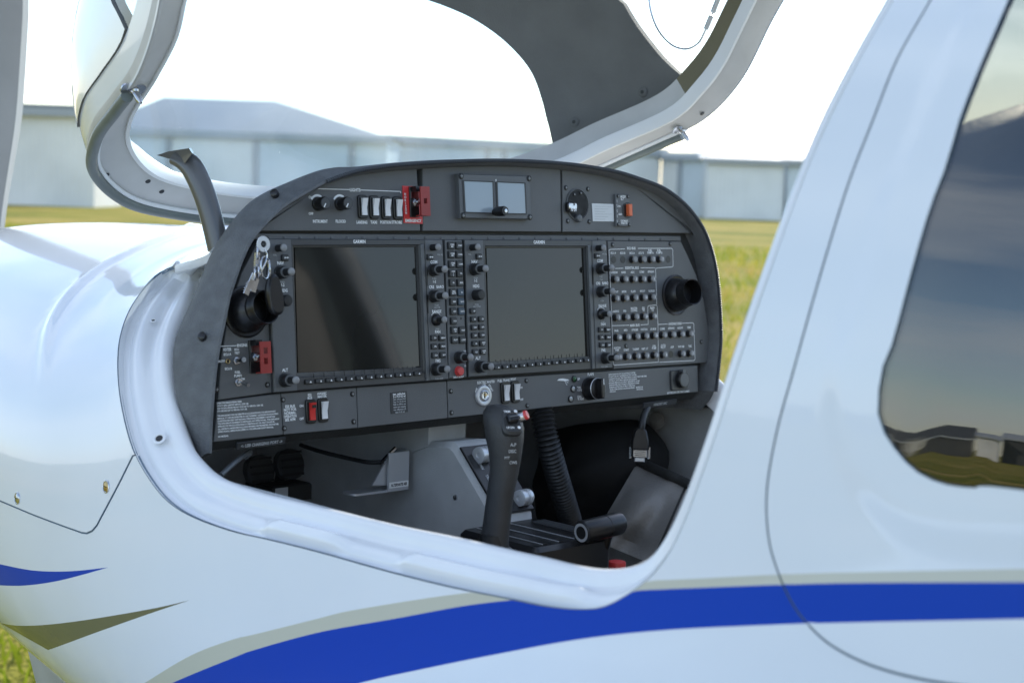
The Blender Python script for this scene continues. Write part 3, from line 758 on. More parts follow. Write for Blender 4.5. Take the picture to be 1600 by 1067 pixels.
def scr(x, y, parent, d=DP, r=.0030, mt=DKSTEEL):
    b = MB(); b.lathe([(r*1.25, 0), (r*1.2, .0008), (r, .0009), (r*.95, .0003)], BLACK, n=14, cap=False); b.lathe([(r, .0002), (r*.85, .0012), (0, .0015)], mt, n=14)
    b.box(-r*.6, r*.6, -.0003, .0003, .0014, .0017, PRINTDIM); b.box(-.0003, .0003, -r*.6, r*.6, .0014, .0017, PRINTDIM)
    key = ('scr', r, mt.name)
    if key not in PROTO: PROTO[key] = b.mesh('screw')
    return link('screw', PROTO[key], parent, pm(x, y, d))
PROTO = {}
def stamp(name, key, make, parent, M):
    if key not in PROTO: PROTO[key] = make().mesh(name)
    return link(name, PROTO[key], parent, M)
BOT = 361
a_ = lipseg(0, 657); up1 = plate('lights_panel', a_ + [(657.2, BOT), (min(p[0] for p in a_), BOT)])
up1['label'] = 'upper left panel with light switches'
a_ = lipseg(660.5, 876); up2 = plate('standby_panel', [(660.3, a_[0][1]), *a_, (876, a_[-1][1]), (877, BOT+1.5), (661, BOT)])
a_ = lipseg(879.5, 1200); up3 = plate('emergency_panel', [(878.6, a_[0][1]), *a_, (a_[-1][0], BOT+3.5), (879.6, BOT+1.5)])
# rivet strip under the upper panels
strip = plate('rivet_strip', [(395, 365), (1064, 369), (1064, 377), (388, 374)], PANEL, -.019, -.010)
for i in range(26):
    x = 420 + i*24.5
    stamp('rivet', 'rivet', lambda: MB().lathe([(.0026, 0), (.0024, .0008), (.0012, .0014), (0, .0016)], PANEL, n=10), strip, pm(x, 371.8+(i*.08), -.010))
def let(parent, fn, name='lettering'):
    b = MB(); fn(b)
    if b.v:
        me = bpy.data.meshes.new(name); me.from_pydata(b.v, [], b.f)
        for mt in b.mats: me.materials.append(mt)
        me.polygons.foreach_set('material_index', b.m); return link(name, me, parent)
def line(b, pts, wpx, d, mt=None, cl=False):
    P = [Vector(uv(x, y, d)) for x, y in pts]; wd = wpx*pscale(*pts[0])/2
    for p, q in zip(P, P[1:] + ([P[0]] if cl else [])):
        t = (q-p).normalized(); n = Vector((-t.y, t.x))*wd; e = t*wd*.8
        V = [p-e+n, q+e+n, q+e-n, p-e-n]; b.add([(v.x, v.y, 0) for v in V], [(0, 1, 2, 3)], mt or PRINT, PM(0, 0, d+.0005), False)
def arc(b, x, y, r0, r1, a0, a1, d, mt=None, n=16):
    u, v = uv(x, y, d); V = []
    for i in range(n+1):
        a = R(lerp(a0, a1, i/n)); V += [(r0*math.cos(a), r0*math.sin(a), 0), (r1*math.cos(a), r1*math.sin(a), 0)]
    b.add(V, [(2*i, 2*i+1, 2*i+3, 2*i+2) for i in range(n)], mt or PRINT, PM(u, v, d+.0005), False)

# ---- lights panel
def knob_big():
    b = MB(); n = 28; prof = [(.0092, 0), (.0092, .0035), (.0086, .004), (.0084, .0165), (.0078, .0178), (0, .0178)]
    rings = [[((r*(1+.025*(1 if k % 2 else -1)*(1 if .004 < z < .017 else 0)))*math.cos(2*math.pi*k/n), (r*(1+.025*(1 if k % 2 else -1)*(1 if .004 < z < .017 else 0)))*math.sin(2*math.pi*k/n), z) for k in range(n)] for r, z in prof]
    b.ring(rings, BLACK, cap0=True); b.lathe([(.0072, .0180), (0, .0181)], BEZDK, n=20); b.box(-.0007, .0007, -.0066, -.0008, .0182, .0186, PRINT, Matrix.Rotation(R(-32), 4, 'Z')); return b
for x, y in ((496, 319), (531, 319)): stamp('dimmer_knob', 'kbig', knob_big, up1, pm(x, y, DP))
def rocker(face, hole=False):
    def mk():
        b = MB(); w_, h_ = .0158, .0315
        b.prism(rrect(0, 0, w_, h_, .0035), 0, .0035, BLACK, None, .0008)
        b.prism(rrect(0, 0, w_*.74, h_*.80, .001), .0035, .0045, BLACK)
        P = [(-h_*.36, .0045), (-h_*.36, .0064), (-.001, .0058), (h_*.36, .0092), (h_*.36, .0045)]
        wd = w_*.27
        V = [(s_*wd, y, z) for s_ in (-1, 1) for y, z in P]; b.add(V, [(0, 1, 2, 3, 4), (9, 8, 7, 6, 5)] + [(i, i+5, (i+1) % 5+5, (i+1) % 5) for i in range(5)], face, None, False)
        if hole: b.box(-wd*.7, wd*.7, .0045, .0085, .0090, .0096, BLACK)
        return b
    return mk
for x, y in ((565.5, 323.5), (583.5, 324), (602, 325), (620, 325.5)): stamp('rocker_switch', 'rkw', rocker(WROCK), up1, pm(x, y, DP))
plate('horizon_placard', [(629, 290.5), (658.5, 292), (660.5, 350), (631, 348.5)], REDP, DP, DP+.0010, up1, 0)
def guard_unit(holes):
    def mk():
        b = MB()
        b.box(-.009, .007, -.021, .021, 0, .0025, BLACK, None, .0005)
        b.box(-.006, .004, .014, .021, .0025, .012, BLACK)
        b.lathe([(.0065, .0025), (.0065, .006), (.0048, .006), (.0048, .0085), (.003, .009), (0, .009)], STEEL, T(-.001, -.001, 0), n=6, smooth=False)
        b.tube([(-.001, -.001, .008), (-.001, .003, .019)], [.0018, .0026], STEEL, n=10)
        b.box(-.0075, .0055, .005, .014, .0025, .0040, STEEL)
        return b
    return mk
def guard_flap(holes):
    def mk():
        b = MB(); z0, z1 = .003, .021
        b.box(.0065, .0082, -.019, .019, z0, z1, GUARD); b.box(-.0082, -.0066, -.019, .019, z0+.009, z1, GUARD) if False else None
        b.box(-.0065, .0082, -.0205, -.019, z0+.006, z1+.002, GUARD)
        P = rrect(0, 0, .0165, .040, .001)
        # face plate with real windows
        xs = [-.0082, -.0030, .0030, .0082]; ys = [-.0205] + [e for h in holes for e in (h-.0038, h+.0038)] + [.0195]
        for j in range(len(ys)-1):
            for i in range(3):
                if i == 1 and j % 2 == 1: continue
                b.box(xs[i], xs[i+1], ys[j], ys[j+1], z1, z1+.0018, GUARD)
        return b
    return mk
stamp('toggle_switch', 'tg1', guard_unit(1), up1, pm(647, 316, DP+.001)); stamp('switch_guard', 'gf1', guard_flap([.0]), up1, pm(648, 316, DP+.001))['label'] = 'brown-red flip guard over the horizon switch'
def up1_text(b):
    for x, y, s_ in ((500, 346, 'INSTRUMENT'), (532, 346, 'FLOOD'), (565, 347.5, 'LANDING'), (583.5, 347.5, 'TAXI'), (602, 347.5, 'POSITION'), (619.5, 347.5, 'STROBE')): ptext(b, x, y, s_, 3.7, DP, wpx=20 if s_ == 'INSTRUMENT' else 15)
    ptext(b, 485, 308.5, 'ON', 3.2, DP); ptext(b, 485.5, 334, 'OFF', 3.2, DP)
    ptext(b, 554.5, 297, 'LIGHTS', 4.0, DP, wpx=15)
    line(b, [(486.5, 295), (546, 296.6)], 1.2, DP); line(b, [(563, 297.2), (625.5, 299.5)], 1.2, DP); line(b, [(625.5, 299.5), (625.8, 302)], 1.2, DP)
    for x, y in ((496, 319), (531, 319)): arc(b, x, y, .0098, .0128, 55, 150, DP)
    for i, c in enumerate('HORIZON'): ptext(b, 632.6+i*.25, 303.5+i*4.9, c, 3.1, DP+.001)
    ptext(b, 645.6, 345, 'EMERGENCY', 3.6, DP+.001, wpx=23)
let(up1, up1_text)

# ---- standby display
stb = plate('standby_unit', [(717, 271.5), (828.5, 275), (830.5, 343), (720, 341)], BEZEL, DP, DP+.0095, plane, .0012)
def px_frame(name, o, i, parent, d0, d1, mt):
    """rectangular frame standing proud, with the opening i"""
    O_, I_ = uvl(o, d1), uvl(i, d1); b = MB(); M = PM(0, 0, 0)
    b.ring([[(x, y, d0) for x, y in O_], [(x, y, d1-.0008) for x, y in O_], [(x, y, d1) for x, y in inset(O_, .0008)], [(x, y, d1) for x, y in inset(I_, -.0012)], [(x, y, d1-.0012) for x, y in I_], [(x, y, d0) for x, y in I_]], mt, M, smooth=False)
    return b.obj(name, parent)
for o in ([(725.5, 283), (770.5, 285), (772, 332.5), (728, 331)], [(777.5, 285), (820.5, 287), (822.5, 333.5), (779.5, 333)]):
    px_frame('screen_rim', [(x+(-1.5 if k in (0, 3) else 1.5), y+(-1.5 if k < 2 else 1.5)) for k, (x, y) in enumerate(o)][::-1], o[::-1], stb, DP+.009, DP+.0115, BEZDK)
    plate('screen', o, STBY, DP+.009, DP+.0100, stb, 0)
for x, y in ((720.5, 275.5), (826.5, 279), (723.5, 337), (828, 339.5)):
    scr(x, y, stb, DP+.0095, .0038)
def knob_stby():
    b = MB(); b.lathe([(.0048, 0), (.0048, .004), (.0066, .005), (.0072, .012), (.0072, .021), (.0062, .0235), (0, .0235)], BLACK, n=12); b.lathe([(.0030, .0236), (.0028, .0250), (0, .0252)], STEEL, n=10); return b
stamp('setting_knob', 'kst', knob_stby, stb, pm(772, 331.5, DP+.0095))
let(stb, lambda b: (ptext(b, 774.5, 282.5, '0', 3.5, DP+.0095),))

# ---- emergency panel: ball compass housing, placard, locator switch
vb = MB(); vb.lathe([(.0245, 0), (.0245, .0016), (.0232, .0020), (.0225, .0010), (.0215, -.004)], PANEL, PM(*uv(902, 320, DP), DP), n=36, cap=False); 
bz = vb.obj('compass_housing', up3)
vb = MB(); vb.lathe([(.0215, .0008), (0, .0008)], PANEL2, PM(*uv(902, 320, DP), DP), n=30); vb.obj('compass_plate', up3)
vb = MB(); vb.prism(rrect(0, 0, .019, .0155, .004), 0, .006, BLACK, None, .001); vb.prism(rrect(0, .001, .017, .011, .003), .006, .0085, STEEL, None, .0015)
text(vb, 'N 24', T(0, -.0045, .0086), .0045, PRINT, .014); text(vb, '33', T(.001, .0035, .0089), .003, BLACK)
vb.obj('compass_window', up3, pm(890, 324, DP+.001))
stamp('compass_button', 'cpb', lambda: MB().lathe([(.006, 0), (.006, .004), (.0048, .0055), (0, .006)], BEZEL, n=18), up3, pm(902.5, 341.5, DP+.001))
for x, y in ((897, 304), (907, 302)): scr(x, y, up3, DP+.001, .0022)
for x, y in ((884, 293.5), (918.5, 295.5), (887, 345.5), (920.5, 346.5)): scr(x, y, up3)
plt_ = plate('data_placard', [(925, 318), (958.5, 319.2), (959.5, 346.3), (926.5, 346)], PLAC, DP, DP+.0010, up3, 0)
elt = plate('locator_switch', [(962, 303.5), (983.5, 304.5), (986.5, 354), (963, 353.5)], BEZEL, DP, DP+.004, up3, .0006)
u_, v_ = uv(976.5, 329, DP)
vb = MB(); vb.lathe([(.0125, 0), (.0125, .0006), (0, .0006)], BLACK, T(0, 0, 0), n=24); vb.prism(rrect(.001, 0, .008, .0185, .001), .0006, .007, ORANGE, None, .001); vb.obj('locator_rocker', up3, PM(u_+.001, v_, DP+.004))
for x, y in ((965.5, 306.5), (981, 307.5), (966, 350.5), (983, 351)): scr(x, y, up3, DP+.004, .0024)
def up3_text(b):
    ptext(b, 973, 307.5, 'ARTEX', 3.0, DP+.004, wpx=9); ptext(b, 972, 311.5, 'ELT', 2.6, DP+.004); ptext(b, 967, 322.5, 'ON', 2.3, DP+.004); ptext(b, 968.5, 335, 'ARM', 2.3, DP+.004)
    ptext(b, 975, 345.5, 'TEST/RESET', 2.2, DP+.004, wpx=12); ptext(b, 975, 349.0, 'PRESS ON', 2.2, DP+.004, wpx=10)
    for i in range(5): line(b, [(963.6+i*.1, 312+i*8), (963.9+i*.1, 316+i*8)], .7, DP+.004)
    for i in range(6): line(b, [(929, 322.5+i*4), (955-(i % 3)*5, 323+i*4)], .55, DP+.001, PRINTDIM)
let(up3, up3_text)

# ---- display units -------------------------------------------------
def knob_dual():
    b = MB(); b.lathe([(.0090, 0), (.0090, .0015), (.0082, .002), (.0080, .0105), (.0072, .0118), (.0050, .012)], RUBBER, n=24, cap=False)
    b.lathe([(.0072, .0117), (.0066, .0125), (.0046, .0126)], BEZEL, n=24, cap=False)
    b.lathe([(.0048, .0118), (.0046, .0240), (.0050, .0242)], RUBBER, n=18, cap=False); b.lathe([(.0050, .0240), (.0049, .0262), (.0036, .0276), (.0018, .0281), (0, .0282)], KNOBTIP, n=18, cap=False); return b
def knob_vol():
    b = MB(); b.lathe([(.0048, 0), (.0046, .0115), (.0047, .0120)], RUBBER, n=16, cap=False); b.lathe([(.0047, .0118), (.0046, .0140), (.003, .0152), (0, .0155)], KNOBTIP, n=16, cap=False); return b
def knob_joy():
    b = MB(); b.lathe([(.0085, 0), (.0080, .004), (.0062, .0060), (.0042, .0068)], BLACK, n=20, cap=False); b.lathe([(.0042, .0060), (.0044, .0170)], RUBBER, n=16, cap=False); b.lathe([(.0046, .0168), (.0045, .0190), (.003, .0202), (0, .0204)], KNOBTIP, n=16, cap=False); return b
def keyb(w_, h_, mt, dz=.0035):
    def mk():
        b = MB(); b.prism(rrect(0, 0, w_+.0016, h_+.0016, .0014), 0, .0006, BLACK); b.prism(rrect(0, 0, w_, h_, .0014), .0006, dz, mt, None, .0008); return b
    return mk
KEY = mat('key_grey', (.042, .045, .048), .45, var=.1)
def display(name, label, corn, colL, colR, scr_o, scr_i, gx, soft, right_edge):
    """corn: pixel corners tl, tr, br, bl"""
    tl, tr, br, bl = corn
    P = uvl([bl, br, tr, tl], 0)
    b = MB(); M = PM(0, 0, 0)
    # bezel body as a frame with the screen opening
    I_ = uvl([scr_i[3], scr_i[2], scr_i[1], scr_i[0]], 0); C_ = uvl([scr_o[3], scr_o[2], scr_o[1], scr_o[0]], 0)
    b.ring([[(x, y, -.016) for x, y in P], [(x, y, -.0012) for x, y in P], [(x, y, 0) for x, y in inset(P, .0012)], [(x, y, 0) for x, y in C_], [(x, y, -.0022) for x, y in inset(C_, .0012)], [(x, y, -.0026) for x, y in I_], [(x, y, -.0056) for x, y in inset(I_, .0006)]], BEZDK, M, smooth=False)
    # back plate closes the unit
    b.add([(x, y, -.0162) for x, y in P], [(0, 1, 2, 3)], BEZDK, M, False)
    du = b.obj(name, plane); du['label'] = label
    plate('screen', scr_i, SCREEN, -.0075, -.0050, du, 0)
    plate('key_column', colL, BEZEL, -.0011, .0010, du, .0006); plate('key_column', colR, BEZEL, -.0011, .0010, du, .0006)
    if right_edge: 
        for q in right_edge: plate('bezel_edge', q, BEZEL, -.001, .0024, du, .0005)
    let(du, lambda b: ptext(b, gx[0], gx[1], 'GARMIN', 4.2, .0001, wpx=17))
    # soft keys
    (x0, y0), (x1, y1) = soft
    for i in range(12):
        t = i/11; x = lerp(x0, x1, t) ; y = lerp(y0, y1, t)
        # perspective-true spacing
        ua, va = uv(x0, y0, 0); ub, vb_ = uv(x1, y1, 0); M2 = PM(lerp(ua, ub, t), lerp(va, vb_, t), 0)
        k = stamp('soft_key', 'soft', keyb(.0125, .0052, KEY, .0034), du, M2)
        def tri(): return MB().add([(-.0016, -.0012, 0), (.0016, -.0012, 0), (0, .0015, 0)], [(0, 1, 2)], PRINT, None, False)
        stamp('arrow_mark', 'tri', tri, du, M2 @ T(.0008, 0, .0038))
        if i: 
            b3 = lambda: MB().box(-.0004, .0004, -.0032, .0032, 0, .0006, BLACK)
            stamp('soft_key_divider', 'sdiv', b3, du, PM(lerp(ua, ub, t-.5/11), lerp(va, vb_, t)+.0075, 0))
    return du
pfd = display('flight_display', 'left flight display with its screen switched off', [(418.5, 373), (692, 374.2), (701.5, 593), (428.5, 613.3)],
    [(419.5, 373.8), (454.5, 374), (464.5, 610.5), (430, 612.6)], [(664.5, 375), (691.3, 375), (700.8, 592), (673, 594)],
    [(457, 383), (656, 382), (664, 583), (464, 590)], [(460.5, 386), (653, 385.5), (660.5, 574), (466, 583)], (561, 377.6), ((482, 596.5), (652, 583.5)),
    [[(657.5, 383), (662.5, 381), (671.5, 594.5), (667, 595)]])
mfd = display('flight_display', 'right flight display with its screen switched off', [(725.5, 374.5), (948, 375.2), (958, 575), (732.5, 589.3)],
    [(726.3, 375.2), (754.8, 375.4), (762, 586.5), (733.5, 588.5)], [(925.5, 376), (947.4, 376), (957.2, 574.2), (931.5, 576)],
    [(757.5, 384), (918, 384), (925, 563.5), (763, 571)], [(760, 387), (915, 387), (922, 557), (765, 566)], (842, 378.4), ((776, 574), (916, 562.5)),
    [[(918.7, 384), (923, 383), (930.2, 576), (926, 576.5)]])
K1 = .0010
def col(du, dual, vol, joy, keys, swap, slots=()):
    for x, y in dual: stamp('dual_knob', 'kd', knob_dual, du, pm(x, y, K1))
    for x, y in vol: stamp('volume_knob', 'kv', knob_vol, du, pm(x, y, K1))
    for x, y in joy: stamp('range_joystick', 'kj', knob_joy, du, pm(x, y, K1))
    for x, y, s_ in keys: stamp('key', 'key', keyb(.0098, .0072, KEY), du, pm(x, y, K1))
    for x, y in swap: stamp('swap_key', 'key', keyb(.0098, .0072, KEY), du, pm(x, y, K1))
    for x, y in slots:
        def mk(): return MB().box(-.0008, .0008, -.013, .013, 0, .0004, BLACK)
        stamp('card_slot', 'slot', mk, du, pm(x, y, K1))
    def tx(b):
        for x, y, s_ in keys:
            u, v = uv(x, y, K1); 
            for j, q in enumerate(s_.split('/')): text(b, q, PM(u+.0004, v-(j-.5*(len(s_.split('/'))-1))*.0026, K1+.0039), .0022 if '/' not in s_ else .0019, PRINT, .0080)
        for x, y in swap: u, v = uv(x, y, K1); M = PM(u+.0003, v, K1+.0039); b.add([(-.0036, 0, 0), (-.0016, .0014, 0), (-.0016, -.0014, 0), (.0036, 0, 0), (.0016, .0014, 0), (.0016, -.0014, 0), (-.0018, .0004, 0), (.0018, .0004, 0), (.0018, -.0004, 0), (-.0018, -.0004, 0)], [(0, 2, 1), (3, 4, 5), (6, 9, 8, 7)], PRINT, M, False)
    let(du, tx, 'key_lettering')
SIX = lambda P: [(x, y, s_) for (x, y), s_ in zip(P, ('D>', 'MENU', 'FPL', 'PROC', 'CLR', 'ENT'))]
col(pfd, [(437, 426), (444, 594), (676, 422), (677, 463), (680, 577)], [(434, 388), (675, 387)], [(681, 500)],
    SIX([(677, 528), (689.5, 528), (677.5, 541.3), (690, 541), (678.5, 555), (691, 554.5)]), [(444.5, 403), (671, 402)], [(667.5, 432), (668.5, 475)])
stamp('heading_knob', 'kh', lambda: MB().lathe([(.0078, 0), (.0074, .012), (.0064, .0135), (0, .0138)], RUBBER, n=16), pfd, pm(441, 470, K1))
col(mfd, [(740, 421), (748.5, 573), (937, 420), (938, 456), (944.5, 559.5)], [(737, 387), (933.5, 388)], [(939, 491)],
    SIX([(938, 515), (948, 515), (938.5, 527), (948.7, 527), (939.5, 539), (949.5, 539)]) + [(738, 486, 'AP'), (739, 499, 'FD'), (751, 498.5, 'YD'), (739.7, 511.5, 'NAV'), (751.5, 511, 'APR'), (740.3, 524, 'ALT'), (752, 523.5, 'VNV'), (741, 537, 'VS'), (752.7, 536.5, 'NOSE/UP'), (741.7, 550, 'FLC'), (753.5, 549.5, 'NOSE/DN')],
    [(747.5, 401), (932, 400)], [(927, 431)])
stamp('heading_knob', 'kh', None, mfd, pm(743, 461, K1))
def col_text(b, L_):
    for x, y, s_, h in L_: ptext(b, x, y, s_, h, K1, PRINT if h > 3 else PRINTDIM, wpx=24)
let(pfd, lambda b: col_text(b, [(438, 411, 'NAV', 3.8), (441, 441, 'PUSH', 2.2), (441.5, 445.5, '1-2', 3.2), (443.5, 454, 'HDG', 3.8), (445, 578, 'ALT', 3.8), (429, 398.5, 'VOL', 2.2), (677.5, 409.5, 'COM', 3.8), (678, 435.5, 'PUSH', 2.2), (678.5, 440, '1-2', 3.2), (681.5, 448.3, 'CRS   BARO', 3.6), (682, 477, 'PUSH', 2.2), (682.5, 480.5, 'CRS CTR', 2.0), (682, 486.5, 'RANGE', 3.6), (683, 514, 'PUSH', 2.0), (683.5, 518.3, 'PAN', 3.6), (684, 563.4, 'FMS', 3.8), (687, 398, 'VOL SQ', 2.0), (686, 591.5, 'PUSH CRSR', 2.0)]))
let(mfd, lambda b: col_text(b, [(741, 409, 'NAV', 3.8), (743, 434.5, 'PUSH', 2.2), (743, 438.5, '1-2', 3.2), (743.5, 447, 'HDG', 3.8), (744.5, 476, 'PUSH', 2.2), (745, 479, 'HDG SYNC', 2.0), (746.5, 559.3, 'ALT', 3.8), (733.5, 397.5, 'VOL', 2.0), (937, 407.5, 'COM', 3.6), (938.5, 432, 'PUSH', 2.0), (939, 436, '1-2', 3.0), (940.5, 442.6, 'CRS   BARO', 3.3), (940.5, 470, 'PUSH', 2.0), (941, 477.7, 'RANGE', 3.3), (941.5, 503, 'PUSH', 1.8), (942, 506.5, 'PAN', 3.3), (942.5, 547, 'FMS', 3.5), (944, 573.0, 'PUSH CRSR', 1.8), (944, 397, 'VOL SQ', 1.8)]))
for x, y in ((681, 500), (939, 491)): let(pfd if x < 800 else mfd, lambda b: arc(b, x, y, .0102, .0110, 40, 140, K1), 'range_arc')
# ---- audio panel
aud = plate('audio_panel', [(696, 375), (722.6, 375.2), (730, 589.4), (702.6, 591.5)], BEZEL, -.016, .0008, plane, .0014)
ROWS = [(384, 'COM1/MIC', 'COM1'), (398, 'COM2/MIC', 'COM2'), (413, 'COM3/MIC', 'COM3'), (427.5, 'COM/1/2', 'TEL'), (442, 'PA', 'SPKR'), (457, 'MKR/MUTE', 'HI'), (471.5, 'DME', 'NAV1'), (486.5, 'ADF', 'NAV2'), (501.5, 'AUX', ''), (516, 'MAN/SQ', 'PLAY'), (531, 'PILOT', 'COPLT')]
def row_x(y, c): return lerp(703.6 if c == 0 else 715.6, 709.0 if c == 0 else 721.4, (y-384)/147)
akeys = []
for i, (y, a, c) in enumerate(ROWS):
    for k_, s_ in enumerate((a, c)):
        if s_:
            blue = k_ == 1 and i in (5, 6, 7); akeys.append((row_x(y, k_), y, s_)); stamp('key', 'akb' if blue else 'ak', keyb(.0105, .0096, LITBLUE if blue else KEY), aud, pm(row_x(y, k_), y, .0008))
def au_text(b):
    for x, y, s_ in akeys:
        u, v = uv(x, y, .0008); pr = s_.split('/')
        for j, q in enumerate(pr): text(b, q, PM(u+.0004, v-(j-.5*(len(pr)-1))*.0028, .0047), .0021, PRINT, .0082)
    ptext(b, 716, 590.2-1.3, 'DISPLAY BACKUP', 2.2, .0008, wpx=15); ptext(b, 726, 548.5, 'VOL', 1.8, .0008); ptext(b, 726.5, 571.5, 'SQ', 1.8, .0008)
let(aud, au_text)
stamp('dual_knob', 'kd', knob_dual, aud, pm(716.5, 558.5, .0008))
stamp('backup_button', 'rbt', lambda: MB().lathe([(.0074, 0), (.0072, .0010), (.0064, .0012), (.0062, .0048), (.0054, .0056), (0, .0058)], REDB, n=24), aud, pm(716.5, 579.8, .0008))['label'] = 'round red display backup button'
stamp('sensor_hole', 'sns', lambda: MB().lathe([(.0016, 0), (.0014, .0004), (0, .0004)], BLACK, n=10), aud, pm(720.5, 497.5, .0008))

# ---- breaker panel
brk = plate('breaker_panel', [(949.5, 376.5), (1064, 377.5), (1075, 400), (1088, 430), (1100, 470), (1108, 520), (1110, 566), (959, 576.5)], PANEL, -.017, DP, plane, .0008)
brk['label'] = 'right panel of circuit breakers inside white outlines'
zx = lambda x, y: (920+x/4.848, 360+y/4.848)
LN = [[(270, 141), (160, 145), (151, 152), (157, 290), (173, 715), (183, 1010), (192, 1020), (525, 997), (522, 710), (515, 575), (508, 565), (452, 571), (445, 580), (448, 712), (392, 716)], [(372, 137), (625, 137), (634, 146), (637, 268), (630, 277), (512, 286), (504, 294), (513, 560)],
      [(200, 289), (258, 287)], [(392, 284), (500, 284)], [(175, 722), (302, 718)], [(524, 712), (595, 709)], [(708, 703), (785, 700), (794, 708), (803, 975), (795, 985), (535, 998)]]
BX = {0: (222, [(187, 'h'), (257, 'h'), (324, 0), (393, 0), (461, '7'), (527, '7'), (600, 'h')]), 1: (371, [(186, '3'), (256, '5'), (326, '5'), (394, '5'), (462, '5')]), 2: (516, [(190, '5'), (261, '5'), (332, '5'), (401, '10'), (467, '3')]),
      3: (660, [(197, '5'), (268, '5'), (338, '5'), (405, '30'), (474, '30')]), 4: (808, [(205, '60'), (275, '5'), (346, '5'), (414, '5'), (481, '25'), (549, '5'), (618, '5'), (686, '5'), (752, '3')]), 5: (955, [(208, '5'), (278, '2'), (349, '5'), (415, '3'), (487, '5'), (553, '5'), (620, 'h'), (690, '3'), (755, '5')])}
def breaker():
    b = MB(); b.lathe([(.0062, 0), (.0060, .0022), (.0050, .0028)], BLACK, n=8, cap=False, smooth=False); b.lathe([(.0050, .0026), (.0048, .0066)], BLACK, n=16, cap=False); b.lathe([(.0049, .0064), (.0048, .0088), (.0043, .0094), (0, .0094)], KNOBTIP, n=16)
    for s_ in (-1, 1): b.box(-.0012, .0012, s_*.0047-.0005, s_*.0047+.0005, .0026, .0032, BRASS)
    return b
def bhole(): b = MB(); b.lathe([(.0058, .0003), (.0054, .0003), (.0050, -.0015)], PANEL2, n=18, cap=False); b.lathe([(.0054, .0004), (0, .0002)], BLACK, n=18); return b
nums = []
for r_, (yy, L_) in BX.items():
    for k_, (xx, s_) in enumerate(L_):
        dy = -(xx-187)*(.005 if r_ < 2 else .035 if r_ < 4 else .052) + (0 if r_ < 4 else (3 if r_ == 4 else 5))
        x, y = zx(xx, yy+dy)
        if s_ == 'h': stamp('empty_breaker_hole', 'bh', bhole, brk, pm(x, y, DP))
        else:
            stamp('circuit_breaker', 'brk', breaker, brk, pm(x, y, DP))
            if s_: nums.append((x, y, s_))
LBL = [(184, 172, 'ECU A'), (255, 172, 'ECU B'), (326, 172, 'ECU A'), (395, 172, 'ECU B'), (463, 153, 'FUEL'), (465, 170, 'PUMP A'), (529, 153, 'FUEL'), (532, 170, 'PUMP B'), (190, 319, 'HORIZON'), (260, 318, 'AHRS'), (330, 317, 'ADC'), (399, 315, 'COM1'), (468, 313, 'GPS/NAV1'),
       (197, 466, 'PILOT HT'), (265, 464, 'XPDR'), (335, 463, 'FLAPS'), (405, 461, 'PITOT'), (474, 459, 'FLOOD'), (202, 613, 'LANDING'), (271, 611, 'PFD'), (341, 590, 'MASTER'), (341, 607, 'CONTROL'), (411, 588, 'ESS'), (412, 605, 'TIE'), (479, 586, 'MAIN'), (480, 603, 'TIE'),
       (208, 760, 'PWR'), (277, 756, 'MFD'), (347, 753, 'STROBE'), (417, 750, 'POSITION'), (486, 747, 'AV BUS'), (555, 745, 'COM2'), (622, 741, 'GPS/NAV2'), (690, 738, 'AUDIO'), (757, 735, 'DME'),
       (212, 890, 'AV/CDU'), (213, 907, 'FAN'), (283, 905, 'START'), (354, 899, 'TAXI/MAP'), (423, 896, 'INST. LT'), (492, 876, 'XFR'), (493, 892, 'PUMP'), (561, 870, 'AUTO'), (562, 886, 'PILOT'), (629, 883, 'ADF'), (697, 880, 'WX 500'), (764, 876, 'TAS'),
       (320, 136, 'ECU BUS'), (325, 284, 'ESSENTIAL BUS'), (346, 718, 'MAIN BUS'), (651, 706, 'AVIONICS BUS')]
def brk_text(b):
    for pts in LN: line(b, [zx(*p) for p in pts], .95, DP)
    for x, y, s_ in LBL:
        big = 'BUS' in s_ and s_ != 'AV BUS'; X, Y = zx(x, y); ptext(b, X, Y, s_, 3.1 if big else 2.6, DP, wpx=22 if big else 10.5)
    for x, y, s_ in nums:
        u, v = uv(x, y, DP); text(b, s_, PM(u, v, DP+.0099), .0040, PRINT, .0056)
let(brk, brk_text)
for x, y in ((957, 382.5), (1047, 381), (978, 540.5), (1095.5, 534)): scr(x, y, brk)
# ---- air vents
def vent(parent, x, y, d, aim, s=1):
    M = pm(x, y, d)
    b = MB(); b.lathe([(.0325*s, 0), (.0325*s, .002), (.030*s, .0035), (.0265*s, .003), (.0265*s, .001)], BLACK, M, n=40, cap=False); o = b.obj('vent_ring', parent)
    Ml = M @ T(0, 0, .001); q = Ml @ frame(Vector(aim), Vector((0, 0, 0)), Vector((0, 1, 0)))
    b = MB(); b.lathe([(.0268*s, .000), (.0262*s, .008), (.0235*s, .016), (.0190*s, .022), (.0165*s, .025)], BLACK, Ml, n=36, cap=False); b.obj('vent_ball', parent)
    b = MB(); b.lathe([(.0190*s, .006), (.0198*s, .024), (.0218*s, .026), (.0218*s, .0285), (.0202*s, .0315), (.0212*s, .0385), (.0207*s, .040), (.0194*s, .039), (.0185*s, .016), (0, .014)], BLACK, q, n=36, cap=False); b.obj('vent_nozzle', parent)
    return o
vent(brk, 1055, 461, DP, (-.10, .10, 1))
